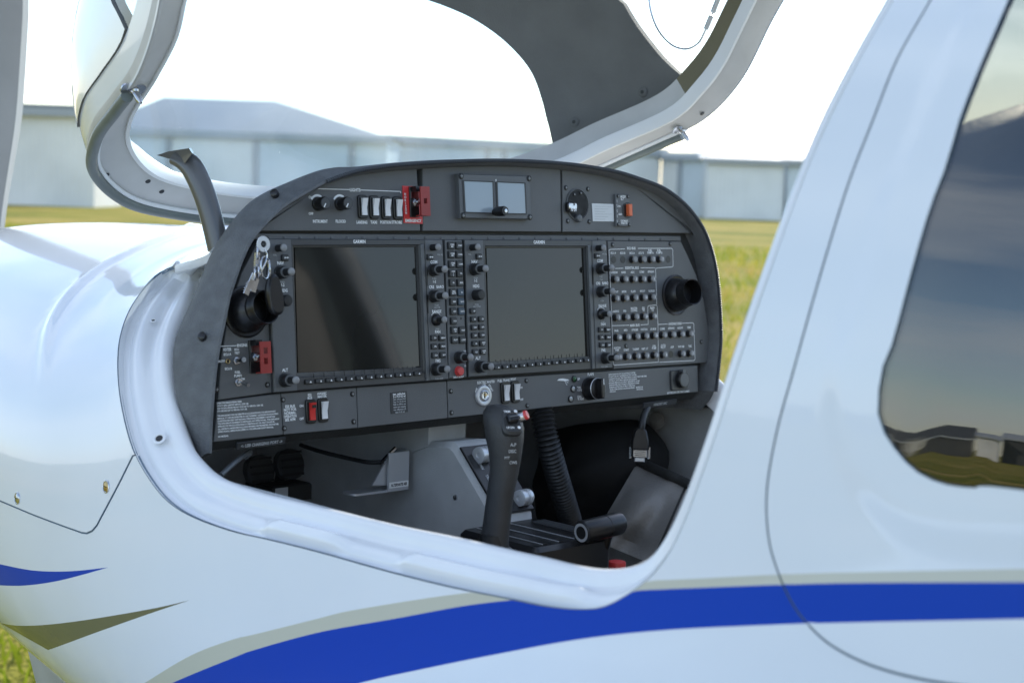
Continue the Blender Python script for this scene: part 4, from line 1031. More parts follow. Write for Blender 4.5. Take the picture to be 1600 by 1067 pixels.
# ---- left side panel with vent and engine switches
lft = plate('engine_switch_panel', [(418, 376), (427.5, 613), (341, 625), (346, 560), (354, 512), (364, 468), (378, 426), (396, 392), (404, 376)], PANEL, -.017, DP, plane, .0008)
vent(lft, 384, 487, DP, (.08, .12, 1), 1.02)
stamp('toggle_switch', 'tg2', guard_unit(2), lft, pm(398, 557, DP)); stamp('switch_guard', 'gf2', guard_flap([-.005, .008]), lft, pm(399, 558, DP))['label'] = 'brown-red flip guard with two windows beside the left display'
def toggle(): b = MB(); b.lathe([(.0055, 0), (.0055, .002), (.0040, .0022), (.0038, .006), (0, .006)], STEEL, n=6, smooth=False); b.tube([(0, 0, .005), (.002, -.004, .020)], [.0016, .0028], STEEL, n=10); return b
def tog2(): b = MB(); b.lathe([(.0050, 0), (.0050, .003), (.0036, .0034), (.0036, .007), (0, .007)], STEEL, n=6, smooth=False); b.tube([(0, 0, .006), (.000, .001, .018)], [.0022, .0034], BLACK, n=12); b.lathe([(.0034, 0), (.0030, .0012), (0, .0012)], KNOBTIP, T(0, .001, .018), n=12); return b
stamp('pump_toggle', 'tgp', toggle, lft, pm(371.5, 597, DP)); stamp('test_button', 'tgt', tog2, lft, pm(368, 563.5, DP))
stamp('voter_jack', 'vj', lambda: MB().lathe([(.0034, 0), (.0034, .0012), (.0027, .0018), (.0020, .0014)], BRASS, n=16, cap=False).lathe([(.0020, .0008), (0, .0006)], BLACK, n=12), lft, pm(355.5, 564.5, DP))
for x, y in ((338.5, 608.5), (417.5, 601)): scr(x, y, lft)
def lf_text(b):
    line(b, [(345, 541), (369, 540)], 1.2, DP); ptext(b, 378, 539.3, 'ENGINE', 3.6, DP, wpx=13); ptext(b, 354.5, 546, 'VOTER', 3.6, DP, wpx=11); ptext(b, 355, 553.5, 'ECU A', 3.0, DP, wpx=10); ptext(b, 346, 564.2, 'AUTO', 2.8, DP, wpx=9); ptext(b, 356.5, 576, 'ECU B', 3.0, DP, wpx=10)
    ptext(b, 369.5, 546, 'ECU', 2.8, DP); ptext(b, 370, 551.5, 'TEST', 2.8, DP, wpx=8); ptext(b, 371, 581.5, 'FUEL', 3.0, DP, wpx=8); ptext(b, 371.5, 587.0, 'PUMPS', 3.0, DP, wpx=10); ptext(b, 379, 592, 'ON', 2.8, DP); ptext(b, 378, 463.5, 'P', 5, DP)
let(lft, lf_text)
# ---- lower row of panels
lowL = plate('limitations_panel', [(341, 627), (438.5, 614.5), (442.5, 679), (334, 690.5)]); lowL['label'] = 'lower left panel printed with operating limitations'
low1 = plate('essential_bus_panel', [(439.7, 614.3), (557, 605.2), (559, 668.5), (443.8, 679)])
low2 = plate('fuel_placard_panel', [(558.2, 605), (697.8, 595.2), (699.8, 653.2), (560.2, 668.3)])
low3 = plate('master_switch_panel', [(699.2, 595), (1090, 571), (1091, 612), (701.2, 653)])
def lp_text(b):
    rg = random.Random(4)
    rows = ['OPERATING MANEUVERING SPEED', 'VO=111 KIAS (ABOVE 1080 KG / 2381 LB)', 'VO= 94 KIAS (FROM 980 KG / 2161 LB TO 1080 KG / 2381 LB)', 'VO= 88 KIAS (UP TO 980 KG / 2161 LB)', '', 'THIS AIRPLANE MAY ONLY BE OPERATED IN ACCORDANCE WITH THE AIRPLANE FLIGHT', 'MANUAL. IT CAN BE OPERATED IN THE "NORMAL" CATEGORY IN NON-ICING', 'CONDITIONS. PROVIDED THAT NATIONAL OPERATIONAL REQUIREMENTS ARE MET AND', 'THE APPROPRIATE EQUIPMENT IS INSTALLED AND OPERATIONAL, THIS AIRPLANE IS', 'APPROVED FOR THE FOLLOWING KINDS OF OPERATION: DAY VFR, NIGHT VFR AND IFR.', 'ALL AEROBATIC MANEUVERS INCLUDING SPINNING ARE PROHIBITED. FOR FURTHER', 'OPERATIONAL LIMITATIONS REFER TO THE AIRPLANE FLIGHT MANUAL.', '', 'NO SMOKING.']
    y = 630.0
    for i, s_ in enumerate(rows):
        if s_:
            u0, v0 = uv(338.5+i*.15, y, DP); sc = pscale(340, 640); Wd = {0: 36, 1: 50, 2: 76, 3: 52, 13: 15}.get(i, 95 - (i*7) % 13)
            V, _ = glyphs(s_); x0 = min(q.x for q in V); x1 = max(q.x for q in V); k = (Wd*sc*1.30)/(x1-x0)
            text(b, s_, PM(u0, v0, DP+.0006), 2.5*sc, PRINT, Wd*sc*1.30, align='L')
        y += 4.15 if s_ else 3.2
let(lowL, lp_text)
stamp('rocker_switch', 'rkr', rocker(REDBR, True), low1, pm(484.5, 642.5, DP))['label'] = 'red essential bus rocker switch'
stamp('rocker_switch', 'rkw', rocker(WROCK), low1, pm(503.5, 640.5, DP))
for x, y in ((442, 624.5), (550.5, 615.5), (444, 669), (552.5, 658.5)): scr(x, y, low1)
def l1_text(b):
    ptext(b, 483.5, 616.8, 'ESS', 3.2, DP); ptext(b, 483.8, 621.8, 'BUS', 3.2, DP); ptext(b, 502.5, 614.5, 'AVIONIC', 3.0, DP, wpx=13); ptext(b, 503, 619.2, 'MASTER', 3.0, DP, wpx=13)
    for i, s_ in enumerate(('ESS BUS', 'NOT FOR', 'NORMAL', 'OPERATION', 'SEE AFM')): ptext(b, 453.0, 634.5+i*5.2, s_, 3.4, DP, wpx=17)
    ptext(b, 470.5, 634, 'ON', 3.0, DP); ptext(b, 471, 654, 'OFF', 3.0, DP)
let(low1, l1_text)
pk = plate('fuel_placard', [(610, 613.5), (635.5, 610.7), (637.5, 643.2), (611.3, 646.5)], PANEL2, DP, DP+.0008, low2, 0)
def l2_text(b):
    rows = ['max. usable fuel:', '2 x 19.5 US gal', 'max. indicated fuel', 'Qty. 2 x 14 US gal', 'Refer to AFM to use', 'entire tank capacity', 'max. difference L/R', 'tank 9 US gal']
    for i, s_ in enumerate(rows): ptext(b, 623.2+i*.18, 615.0+i*4.05, s_, 2.7 if i < 2 else 2.2, DP+.0008, PRINT if i < 2 else PRINTDIM, wpx=17.5)
let(pk, l2_text)
# master switch, fuel transfer and pitot rockers, flap selector, power socket
def lock():
    b = MB(); b.lathe([(.0150, 0), (.0150, .002), (.0142, .0032), (.0128, .0036), (.0085, .0030), (.0078, .0026)], SILVER, n=40, cap=False); b.lathe([(.0079, .0020), (.0076, .0048), (.0064, .0052), (.0052, .0040), (0, .0038)], STEEL, n=28, cap=False); b.box(-.0010, .0010, -.0042, .0042, .0036, .0044, BLACK); b.lathe([(.0024, .0038), (.0018, .0052), (0, .0052)], BRASS, T(.0012, .0008, 0), n=10); return b
stamp('ignition_lock', 'lock', lock, low3, pm(754.5, 618, DP))['label'] = 'round silver key lock of the electric master'
for x, y in ((788, 613.5), (804, 612)): stamp('rocker_switch', 'rkw', rocker(WROCK), low3, pm(x, y, DP))
for x, y in ((704.3, 611), (705.5, 644.5), (822.3, 594.5), (823.7, 633.5)): scr(x, y, low3)
for i, (x, y, mt) in enumerate(((896.7, 592, GREENL), (895, 607.5, CLEARL), (891.3, 623, CLEARL))):
    stamp('flap_lamp', 'fl%d' % (i == 0), lambda: MB().lathe([(.0052, 0), (.0050, .0020), (.0042, .0022)], BLACK, n=18, cap=False).lathe([(.0042, .0016), (.0030, .0028), (0, .0032)], mt, n=16), low3, pm(x, y, DP))
def flapk():
    b = MB(); b.lathe([(.0175, 0), (.0175, .0025), (.0168, .0030), (.0164, .0165), (.0160, .0172)], BLACK, n=36, cap=False); b.lathe([(.0161, .0170), (.0166, .0176), (.0160, .0184)], SILVER, n=36, cap=False); b.lathe([(.0160, .0180), (.0150, .0186), (0, .0186)], BLACK, n=36)
    b.box(-.0035, .0035, -.0150, .0150, .0186, .0300, BLACK, None, .0015, .0025); b.box(-.0006, .0006, .006, .0145, .0301, .0306, PRINT); return b
stamp('flap_selector', 'flk', flapk, low3, pm(921, 607, DP))
sk = MB(); sk.prism(rrect(0, 0, .040, .032, .003), 0, .0035, BEZDK, None, .001); sk.lathe([(.0135, .0035), (.0135, .009), (.0122, .0112), (0, .0116)], BLACK, T(.003, 0, 0), n=30); sk.lathe([(.0108, .0117), (0, .0119)], BEZEL, T(.003, 0, 0), n=26); sk.box(-.001, .007, .011, .0165, .0045, .0120, BEZEL)
for s_ in (-1, 1): sk.lathe([(.0016, .0036), (0, .0037)], BLACK, T(s_*.0155, 0, 0), n=8)
sk.obj('power_socket', low3, pm(1059.5, 593.5, DP))
def l3_text(b):
    ptext(b, 759, 596.8, 'ELECTRIC MASTER', 3.1, DP, wpx=26); ptext(b, 756, 600.8, 'ON', 2.6, DP)
    ptext(b, 743.8, 609.5, 'OFF', 2.8, DP, rot=R(62)); ptext(b, 766.5, 606, 'START', 2.8, DP, rot=R(-58))
    ptext(b, 786.5, 594.2, 'FUEL TRANS', 3.0, DP, wpx=18); line(b, [(781.5, 597.3), (791, 596.6)], 1, DP); ptext(b, 801.5, 592.5, 'PITOT', 3.0, DP, wpx=8); ptext(b, 813.5, 605.5, 'ON', 2.6, DP); ptext(b, 814.5, 624, 'OFF', 2.6, DP)
    ptext(b, 922.5, 584.5, 'FLAPS', 3.4, DP, wpx=11); ptext(b, 903.5, 592, 'UP', 2.8, DP); ptext(b, 904.5, 605.5, 'T/O', 2.8, DP, wpx=6); ptext(b, 907, 609.3, '110 KIAS', 2.6, DP, wpx=10); ptext(b, 905, 619.5, 'LDG', 2.8, DP, wpx=6); ptext(b, 907, 623.3, '91 KIAS', 2.6, DP, wpx=9)
    # little wing-and-flap sign
    w_ = [(870, 594.5), (873, 591.8), (879, 591), (889, 593), (882, 595.3)]; b.add([(*uv(x, y, DP), 0) for x, y in w_], [(0, 1, 2, 3, 4)], PRINT, PM(0, 0, DP+.0006), False)
    for q in ((888.5, 594.5), (887.5, 598), (885.5, 601.5)): line(b, [(881, 593.5), q], .9, DP)
    rows = ['LIMITATIONS FOR GFC 700 AUTOPILOT SYSTEM', 'DO NOT USE AP IF "ALTERNATE STATIC" IS OPEN.', 'CONDUCT AP AND TRIM CHECK PRIOR TO EACH FLIGHT (SEE AFM)', 'AUTOPILOT OFF DURING TAKE-OFF AND LANDING.', 'MAXIMUM SPEED FOR AUTOPILOT OPERATION IS 165 KIAS', 'MINIMUM SPEED FOR AUTOPILOT OPERATION IS 70 KIAS', 'MINIMUM ALTITUDE FOR AUTOPILOT OPERATION:', 'CRUISE, CLIMB, DESCENT AND MANEUVERING:    800 FEET AGL', 'APPROACH                                                                    200 FEET AGL']
    for i, s_ in enumerate(rows):
        u0, v0 = uv(950.2+i*.25, 585.3+i*3.35, DP); sc = pscale(980, 595); Wd = (53, 46, 62, 46, 50, 49, 42, 55, 55)[i]
        text(b, s_, PM(u0, v0, DP+.0006), 2.2*sc, PRINT, Wd*sc*1.42, align='L')
    ptext(b, 1059.5, 612.8-.5, '28 V GROUND OPS. ONLY 2A MAX', 2.4, DP, wpx=37)
let(low3, l3_text)
# underside of the panel and chart-light strips
b = MB(); Q = [(333, 691), (442, 680), (560, 669), (700, 654), (860, 637), (1090, 613)]
fr_ = [PW(*uv(x, y, DP), DP-.0006) for x, y in Q]
b.ring([fr_, [p + Vector((0, .012, -.012)) for p in fr_], [p + Vector((0, .10, -.022)) for p in fr_], [p + Vector((0, .24, .05)) for p in fr_]], DARKIN, closed=False); und = b.obj('panel_underside', plane)
def tagp(x0, y0, x1, y1, s_, hpx):
    p = [PW(*uv(x, y, DP), DP-.004) for x, y in ((x0, y0), (x1, y1))]
    ex = (p[1]-p[0]); Lx = ex.length; ex.normalize(); n = Vector((0, -1, -.25)).normalized(); n = (n - ex*n.dot(ex)).normalized(); ey = n.cross(ex)
    M = Matrix((ex, ey, n)).transposed().to_4x4(); M.translation = (p[0]+p[1])/2 + n*.010
    b = MB(); b.box(-Lx/2, Lx/2, -hpx, hpx, -.002, .001, PANEL2); text(b, s_, M @ T(0, 0, .0014) if False else T(0, 0, .0016), hpx*1.0, PRINTDIM, Lx*.86); b.obj('tag_plate', plane, M)
tagp(366, 692.5, 441, 683.5, '<- USB CHARGING PORT ->', .0042); tagp(1001, 630, 1052, 623.5, 'HEADSET MIC', .0040)

# ================================================================== CABIN FITTINGS
XP = -.08                                               # left face of the centre pedestal
def prismX(name, P, x0, x1, mt, parent, bev=0):
    """closed outline of (y, z) points extruded along x"""
    b = MB(); M = Matrix(((0, 0, 1, 0), (1, 0, 0, 0), (0, 1, 0, 0), (0, 0, 0, 1)))
    A = sum(P[i][0]*P[(i+1) % len(P)][1]-P[(i+1) % len(P)][0]*P[i][1] for i in range(len(P)))
    if A < 0: P = P[::-1]
    if bev:
        I = inset(P, bev); b.ring([[(*p, x0) for p in I], [(*p, x0+bev) for p in P], [(*p, x1-bev) for p in P], [(*p, x1) for p in I]], mt, M, cap0=True, cap1=True, smooth=False)
    else: b.prism(P, x0, x1, mt, M)
    return b.obj(name, parent)
yz = lambda x, y, X: (atX(x, y, X).y, atX(x, y, X).z)
pedP = [yz(640, 700, XP), yz(668, 690, XP), yz(703, 691, XP), yz(712, 700, XP), yz(775, 808, XP), yz(778, 850, XP), yz(660, 880, XP), yz(640, 860, XP)]
ped = prismX('pedestal', pedP, XP, -.004, GREYWALL, plane, .008); ped['label'] = 'grey centre pedestal under the instrument panel'
b = MB(); b.box(XP+.002, -.006, atX(660, 700, XP).y-.01, .45, .868, 1.30, GREYWALL, None, .004); b.obj('tunnel_wall', plane)
A0, A1 = Vector((0, *yz(714, 701, XP))), Vector((0, *yz(775, 806, XP))); sl = (A1-A0).normalized(); nrm = Vector((0, sl.z, -sl.y)); nrm = nrm if nrm.y < 0 else -nrm
Ms = Matrix((Vector((1, 0, 0)), -sl, Vector((1, 0, 0)).cross(-sl))).transposed().to_4x4(); Ms.translation = (A0+A1)/2 + Vector((-.042, 0, 0)) + nrm*.0005
Ls = (A1-A0).length
b = MB(); b.box(-.034, .034, -Ls*.5, Ls*.5, 0, .004, BLACK, None, .001); b.box(-.0015, .0015, -Ls*.30, Ls*.36, .0040, .0044, RUBBER); tp = b.obj('trim_plate', plane, Ms)
def tpl(b):
    for i, (s_, y) in enumerate((('NOSE DOWN', .030), ('TRIM', .0), ('NOSE UP', -.032))): text(b, s_, T(-.018, y, .0045) @ Matrix.Rotation(R(-90), 4, 'Z'), .0048, PRINTDIM, .028)
    for k in range(6): b.box(.006, .010, -Ls*.28+k*.016, -.0005-Ls*.28+k*.016+.001, .0042, .0045, PRINTDIM)
let_o = MB(); tpl(let_o); let_o.obj('trim_lettering', plane, Ms)
for px_, py_ in ((748, 718), (811, 785)):
    r = ray(px_, py_); q = CAM + r*(((A0-CAM).dot(nrm))/r.dot(nrm)); bb = MB(); bb.lathe([(.0085, -.011), (.0115, -.010), (.0118, -.004), (.0095, -.003), (.0095, .003), (.0118, .004), (.0115, .010), (.0085, .011), (.004, .0112), (.0035, .0095), (0, .0095)], SILVER, n=24, cap=True)
    bb.obj('trim_wheel', plane, frame((-1, -.12, 0), q + nrm*.012))
fs_ = MB(); fs_.lathe([(.0042, 0), (.0038, .0018), (0, .0024)], STEEL, n=12); fs_.obj('pedestal_screw', ped, frame((-1, 0, 0), atX(712, 777, XP)))
# centre console with power lever
cz = 1.158
b = MB(); b.box(-.150, -.004, -.262, -.112, .866, cz, BLACK, None, .006, .01); con = b.obj('centre_console', plane)
b = MB()
for x0 in (-.125, -.095, -.065): b.box(x0, x0+.007, -.25, -.125, cz+.0004, cz+.0012, RUBBER, None); b.box(x0-.0016, x0-.0006, -.25, -.125, cz+.0004, cz+.0016, SILVER)
b.box(-.036, -.012, -.25, -.14, cz+.0004, cz+.003, BEZDK, None, .001); stuff(b.obj('console_slots', con))
L0 = atX(908, 832, -.075); L1 = L0 + Vector((.068, .0, .004)); ax = (L1-L0).normalized()
lev = MB(); lev.tube([Vector((-.012, L0.y+.06, 1.0)), Vector((-.014, L0.y+.006, L0.z))], [.009, .008], BLACK, n=12); lv = lev.obj('lever_stem', plane)
lev = MB(); lev.lathe([(.0128, 0), (.0150, .0012), (.0156, .003), (.0156, .044), (.0150, .0445), (.0150, .0455), (.0156, .046), (.0156, .070), (.0148, .0735), (0, .0740)], BLACK, n=32); lev.lathe([(.0124, -.0004), (.0086, -.0004)], SILVER, n=24, cap=False); lev.lathe([(.0082, -.0006), (.0060, .002), (0, .002)], DKSTEEL, n=20)
pl_ = lev.obj('power_lever', plane, frame(ax, L0)); pl_['label'] = 'black cylindrical power lever grip on the centre console'
p = atX(964, 880, .045); b = MB(); b.lathe([(.0125, -.02), (.0125, 0), (.0118, .003), (.0060, .0042), (0, .0038)], REDB, n=24); b.obj('fuel_shutoff_knob', plane, frame((0, 0, 1), p))
b = MB(); b.lathe([(.006, -.08), (.006, -.018)], DKSTEEL, n=10); b.obj('shutoff_stem', plane, frame((0, 0, 1), p))
# ---- control stick
SX = -.215
stk = [(766, 905, .0185), (772, 850, .0180), (777, 810, .0174), (782, 770, .0172), (788, 735, .0184), (789, 708, .0212), (788, 686, .0246), (787, 664, .0262), (785, 648, .0250), (784, 638, .0190), (784, 634, .009)]
rings = []
sp = [atX(x, y, SX+(850-y)*.00004) for x, y, r in stk]
for i, (x, y, r) in enumerate(stk):
    rings.append([sp[i] + Vector((1, 0, 0))*math.cos(2*math.pi*k/20)*r*.92 + Vector((0, 1, .12))*math.sin(2*math.pi*k/20)*r*1.05 for k in range(20)])
b = MB(); b.ring(rings, STICKM, cap0=True, cap1=True); stick = b.obj('control_stick', plane); stick['label'] = 'black control stick grip with red topped button'
fdir = (-FW*.80 + RT*.30 - DN*.55).normalized()
Mf = frame(fdir, sp[7] + RT*.0098 - DN*.0075 - FW*.0190)
b = MB(); b.prism(rrect(0, -.002, .027, .036, .009), -.014, .0005, STICKM, None, .003, True); hp = b.obj('stick_switch_plate', stick, Mf)
b = MB(); b.box(-.007, .007, -.006, .006, .0005, .0085, BLACK, Matrix.Rotation(R(8), 4, 'Z'), .0015, .002); b.box(-.0055, .0055, -.001, .001, .0085, .0095, BEZEL, Matrix.Rotation(R(8), 4, 'Z')); b.obj('trim_switch', stick, Mf)
b = MB()
for x, y, s_ in ((-.004, .0115, 'TRIM'), (-.004, -.0115, 'UP DN')): text(b, s_, T(x, y, .0009), .0030, PRINT, .010)
for y in (.0118, -.0115): b.lathe([(.0022, .0009), (0, .0010)], PRINT, T(.0075, y, 0), n=12)
b.obj('stick_lettering', stick, Mf)
bd = (RT*.88 - DN*.38 - FW*.28).normalized(); bp = sp[7] + RT*.0215 - DN*.0105 - FW*.010
b = MB(); b.lathe([(.0068, -.012), (.0068, 0), (.0064, .005), (.0060, .0055)], STEEL, n=20, cap=False); b.lathe([(.0060, .005), (.0062, .0075), (.0052, .0092), (0, .0096)], REDB, n=20); b.obj('talk_button', stick, frame(bd, bp))
b = MB(); q = sp[5] + RT*.0072 - FW*.0212; Mq = frame(RT*.33 - FW*.94, q)
for k, (s_, x, y, h) in enumerate((('A/P', .003, .012, .0040), ('DISC', .002, .004, .0040), ('CWS', .003, -.010, .0036), ('PTT', -.005, -.004, .0030))): text(b, s_, Mq @ T(x, y, .001), h, PRINTDIM, .010)
b.obj('grip_lettering', stick)
b = MB(); b.lathe([(.030, 0), (.030, .004), (.024, .010), (.019, .014), (.0185, .03)], RUBBER, n=24); b.obj('stick_boot', plane, frame((0, 0, 1), Vector((sp[1].x, sp[1].y, sp[1].z-.016))))
# ---- alternate air bracket
Yb = .05; pl0, pl1 = atY(608, 708, Yb), atY(638, 764, Yb)
ab = thing if False else None
b = MB(); b.box(pl0.x, pl1.x, Yb, Yb+.003, pl1.z, pl0.z, SILVER, None, 0); br_ = b.obj('alternate_air_bracket', plane); br_['label'] = 'pale metal bracket marked alternate air'
b = MB(); e = atY(546, 752, Yb+.012); b.prism(rrect(0, 0, pl1.x-e.x, .030, .010), 0, .003, SILVER, T((pl1.x+e.x)/2, Yb+.017, pl1.z-.001)); b.obj('bracket_tray', br_)
b = MB(); g0, g1, g2 = atY(582, 758, Yb+.006), atY(606, 758, Yb+.006), atY(606, 716, Yb+.006); b.ring([[g0, g1, g2], [p + Vector((0, .003, 0)) for p in (g0, g1, g2)]], SILVER, cap0=True, cap1=True, smooth=False); b.obj('bracket_gusset', br_)
b = MB(); b.box(pl1.x+.001, pl1.x+.009, Yb+.012, Yb+.030, pl1.z+.010, pl0.z-.001, GREYWALL); b.obj('bracket_clip', br_)
b = MB(); l0 = atY(618, 700, Yb+.02); b.tube([atY(602, 742, Yb+.02), atY(596, 722, Yb+.02), l0], .0035, STEEL, n=8); b.lathe([(.005, 0), (.005, .006), (0, .007)], STEEL, frame((0, -1, 0), atY(600, 722, Yb+.014)), n=8); b.obj('bracket_lever', br_)
b = MB(); c0 = [atY(x, y, Y) for x, y, Y in ((596, 722, Yb+.02), (575, 722, Yb+.03), (545, 716, Yb+.06), (500, 705, Yb+.1), (470, 695, Yb+.15))]; b.tube(crom(c0, 24), .0032, RUBBER, n=8); b.obj('control_cable', br_)
b = MB(); Mt = T((pl0.x+pl1.x)/2, Yb-.0008, pl1.z+.009) @ Matrix.Rotation(R(90), 4, 'X'); b.box(-.5*(pl1.x-pl0.x)+.001, .5*(pl1.x-pl0.x)-.001, -.0042, .0042, 0, .0004, PRINT, Mt); text(b, 'ALTERNATE AIR', Mt @ T(0, 0, .0007), .0040, BLACK, .030); b.obj('bracket_label', br_)
# ---- left footwell: rudder pedals, relay box, cable
for i, (x, y, Y) in enumerate(((452, 725, .26), (405, 735, .27))):
    c = atY(x, y, Y); b = MB(); b.prism(rrect(0, 0, .050, .046, .02), -.006, .006, BEZDK, frame((0, -1, .25), c), .002); pd_ = b.obj('rudder_pedal', plane)
    for k in range(4): bb = MB(); bb.box(-.019, .019, -.018+k*.011, -.014+k*.011, .0062, .0085, DKSTEEL, frame((0, -1, .25), c)); bb.obj('tread', pd_)
    b = MB(); b.tube([c + Vector((0, .01, 0)), c + Vector((0, .05, -.16)), c + Vector((0, .06, -.30))], .012, DKSTEEL, n=10); b.obj('pedal_arm', pd_)
c = atY(452, 766, .18); b = MB(); b.box(-.045, .025, -.02, .02, -.012, .012, DARKIN, T(*c), .002); rb_ = b.obj('relay_box', plane)
b = MB(); b.box(-.040, -.018, -.0212, -.0202, -.007, .010, PRINTDIM, T(*c)); b.obj('relay_label', rb_)
b = MB(); b.tube(crom([PW(*uv(398, 696, -.02), -.02) + Vector((0, .02, -.018)), atY(392, 705, .02), atY(372, 718, -.01), atY(345, 742, -.03)], 20), .0035, BEZEL, n=8); b.obj('charging_cable', plane)
# ---- right footwell: corrugated duct, dark cover, side pocket
b = MB(); P = even(crom([atX(846, 640, .10), atX(856, 690, .10), atX(868, 735, .12), (atX(880, 775, .15)), atX(892, 815, .20)], 60), 220)
b.tube(P, [.0165 + .0018*math.cos(i*1.05) for i in range(220)], RUBBER, n=14); b.obj('air_duct', plane)
def blob(name, px, X, th, mt, seedv, parent=plane, amp=.02):
    Q = [atX(x, y, X) for x, y in px]; c = sum(Q, Vector())/len(Q); Q = crom(Q + [Q[0]], 40)[:-1]; rings = []
    for k, (s_, dx) in enumerate(((1.0, th), (1.0, th*.5), (1, .0), (.92, -th*.35), (.72, -th*.65), (.45, -th*.85), (.18, -th*.92))):
        rings.append([c + (q-c)*s_ + Vector((dx + amp*noise.noise(q*14+Vector((k*.4, seedv, 0)))*(1 if 1 < k < 6 else .3), amp*.4*noise.noise(q*11+Vector((3, k, seedv))), 0)) for q in Q])
    b = MB(); b.ring(rings, mt, cap0=True, cap1=True); return b.obj(name, parent)
blob('footwell_cover', [(868, 672), (905, 662), (945, 666), (972, 690), (988, 722), (975, 770), (950, 800), (915, 830), (880, 840), (862, 800)], .38, .10, CARPET, 1)
rows = []
for i in range(15):
    t = i/14; rr = []
    for j in range(30):
        u_ = j/29
        top = Vector((lerp(996, 1120, u_), lerp(722, 778, u_))); bot = Vector((lerp(925, 1075, u_), lerp(842, 905, u_)))
        q = top.lerp(bot, t); X = lerp(.40, .28, t) - .035*math.sin(math.pi*min(1, t*1.15))*(1-.3*u_) + .010*math.sin(u_*13+t*3.2)*sstep(.05, .4, t) + .006*noise.noise(Vector((u_*6, t*4, 2)))
        rr.append(atX(q.x, q.y, X))
    rows.append(rr)
b = MB(); b.ring(rows, LEATHER, closed=False); b.ring([[p + Vector((.012, .004, -.002)) for p in r] for r in rows], LEATHER, closed=False); pk_ = b.obj('side_pocket', plane); pk_['label'] = 'creased grey leather pocket on the right cabin wall'
b = MB(); P = [p + Vector((-.004, 0, .003)) for p in rows[0]]; b.tube(P, .0085, DARKIN, n=10); b.obj('pocket_hem', pk_)
b = MB(); b.tube([rows[i][18] + Vector((-.0035, -.002, 0)) for i in range(15)], .0018, DARKIN, n=6); b.obj('pocket_seam', pk_)
b = MB(); b.lathe([(.016, 0), (.015, .003), (.010, .005), (0, .0055)], LEATHER, n=20); b.obj('lining_button', cw, frame((-1, -.1, 0), atX(1026, 657, .505)))
# ---- seats
def seat(x):
    st = MB(); rr = []
    prof = [(-.045, 0), (-.05, .10), (-.045, .35), (-.03, .58), (-.01, .64), (.03, .66), (.07, .63), (.08, .5), (.08, .2), (.07, 0)]
    yb = -.88; lean = .30
    rings = []
    for k in range(33):
        z = k/32; zz = 1.02 + z*.69; hw = .215*(1-.10*sstep(.45, .80, z))*math.sqrt(max(.02, 1-max(0, (z-.84)/.165)**2.4)); th_ = .060*math.sqrt(max(.03, 1-max(0, (z-.84)/.165)**2.2))
        yc = yb - lean*.69*z*.62
        rings.append([Vector((x + hw*math.copysign(abs(math.cos(a))**.55, math.cos(a)), yc + th_*math.copysign(abs(math.sin(a))**.7, math.sin(a)), zz)) for a in [2*math.pi*i/28 for i in range(28)]])
    st.ring(rings, LEATHER, cap0=True, cap1=True); bk = st.obj('seat_back', plane)
    cu = MB(); rings = []
    for k, (s_, z) in enumerate(((.93, .97), (1, .99), (1, 1.03), (.95, 1.055), (.8, 1.06))):
        rings.append([Vector((x + .22*s_*math.copysign(abs(math.cos(a))**.4, math.cos(a)), -.66 + .21*s_*math.copysign(abs(math.sin(a))**.4, math.sin(a)), z)) for a in [2*math.pi*i/28 for i in range(28)]])
    cu.ring(rings, LEATHER, cap0=True, cap1=True); c_ = cu.obj('seat_cushion', plane)
    b = MB(); b.box(x-.19, x+.19, -.84, -.50, .867, .965, DARKIN, None, .01); b.obj('seat_base', c_)
for x in (-.25, .25): seat(x)

# ================================================================== CANOPY
NC = Vector((0, .66, .75)).normalized()
OC = [(.62, -.42, 2.56), (.62, -.23, 2.27), (.6113, -.1397, 2.095), (.5933, -.0933, 1.9991), (.5733, -.0454, 1.9051), (.5585, .0007, 1.8081), (.5433, .065, 1.7413), (.524, .1497, 1.7029), (.503, .233, 1.6678), (.4593, .3147, 1.6243), (.3742, .3741, 1.5833), (.2661, .4171, 1.5651), (.138, .4394, 1.555), (0, .4412, 1.554)]
IC = [(.562, -.40, 2.55), (.556, -.21, 2.26), (.545, -.14, 2.095), (.5325, -.0951, 2.0106), (.5251, -.0559, 1.95), (.5215, -.022, 1.8873), (.5175, .0102, 1.8284), (.5085, .0438, 1.7843), (.5014, .0999, 1.7396), (.4676, .2129, 1.6899), (.4271, .278, 1.6518), (.3497, .3359, 1.6161), (.242, .3724, 1.5976), (.1267, .3961, 1.5887), (0, .398, 1.5881)]
NCV = 110
oc = crom(OC, NCV); ic = crom(IC, NCV)
mir = lambda P: [Vector((-p.x, p.y, p.z)) for p in P]
whole = lambda P: mir(P)[:-1] + P[::-1]                   # left arm, bow, right arm
OW, IW = whole(oc), whole(ic)
canopy = None
b = MB(); rings = []
for a, c in zip(OW, IW):
    n = (c-a); t = Vector((0, 0, 0))
    rings.append([a + NC*.018, a + NC*.004, a + (c-a)*.06, a + (c-a)*.12 - NC*.002, a + (c-a)*.88 - NC*.002, c - NC*.001, c + NC*.002])
b.ring(rings, CFLANGE, closed=False); cfr = b.obj('canopy_frame', plane); cfr['label'] = 'pale grey canopy frame propped up over the cowling'
b = MB(); rings = []
for a, c in zip(OW, IW):
    i_ = (c-a).normalized(); rings.append([c - NC*.004 + i_*.000, c - NC*.005 + i_*.006, c + i_*.0085 + NC*.004, c + i_*.0085 + NC*.017, c + i_*.004 + NC*.020, c + NC*.020])
b.ring(rings, SEALW); b.obj('white_bead', cfr)
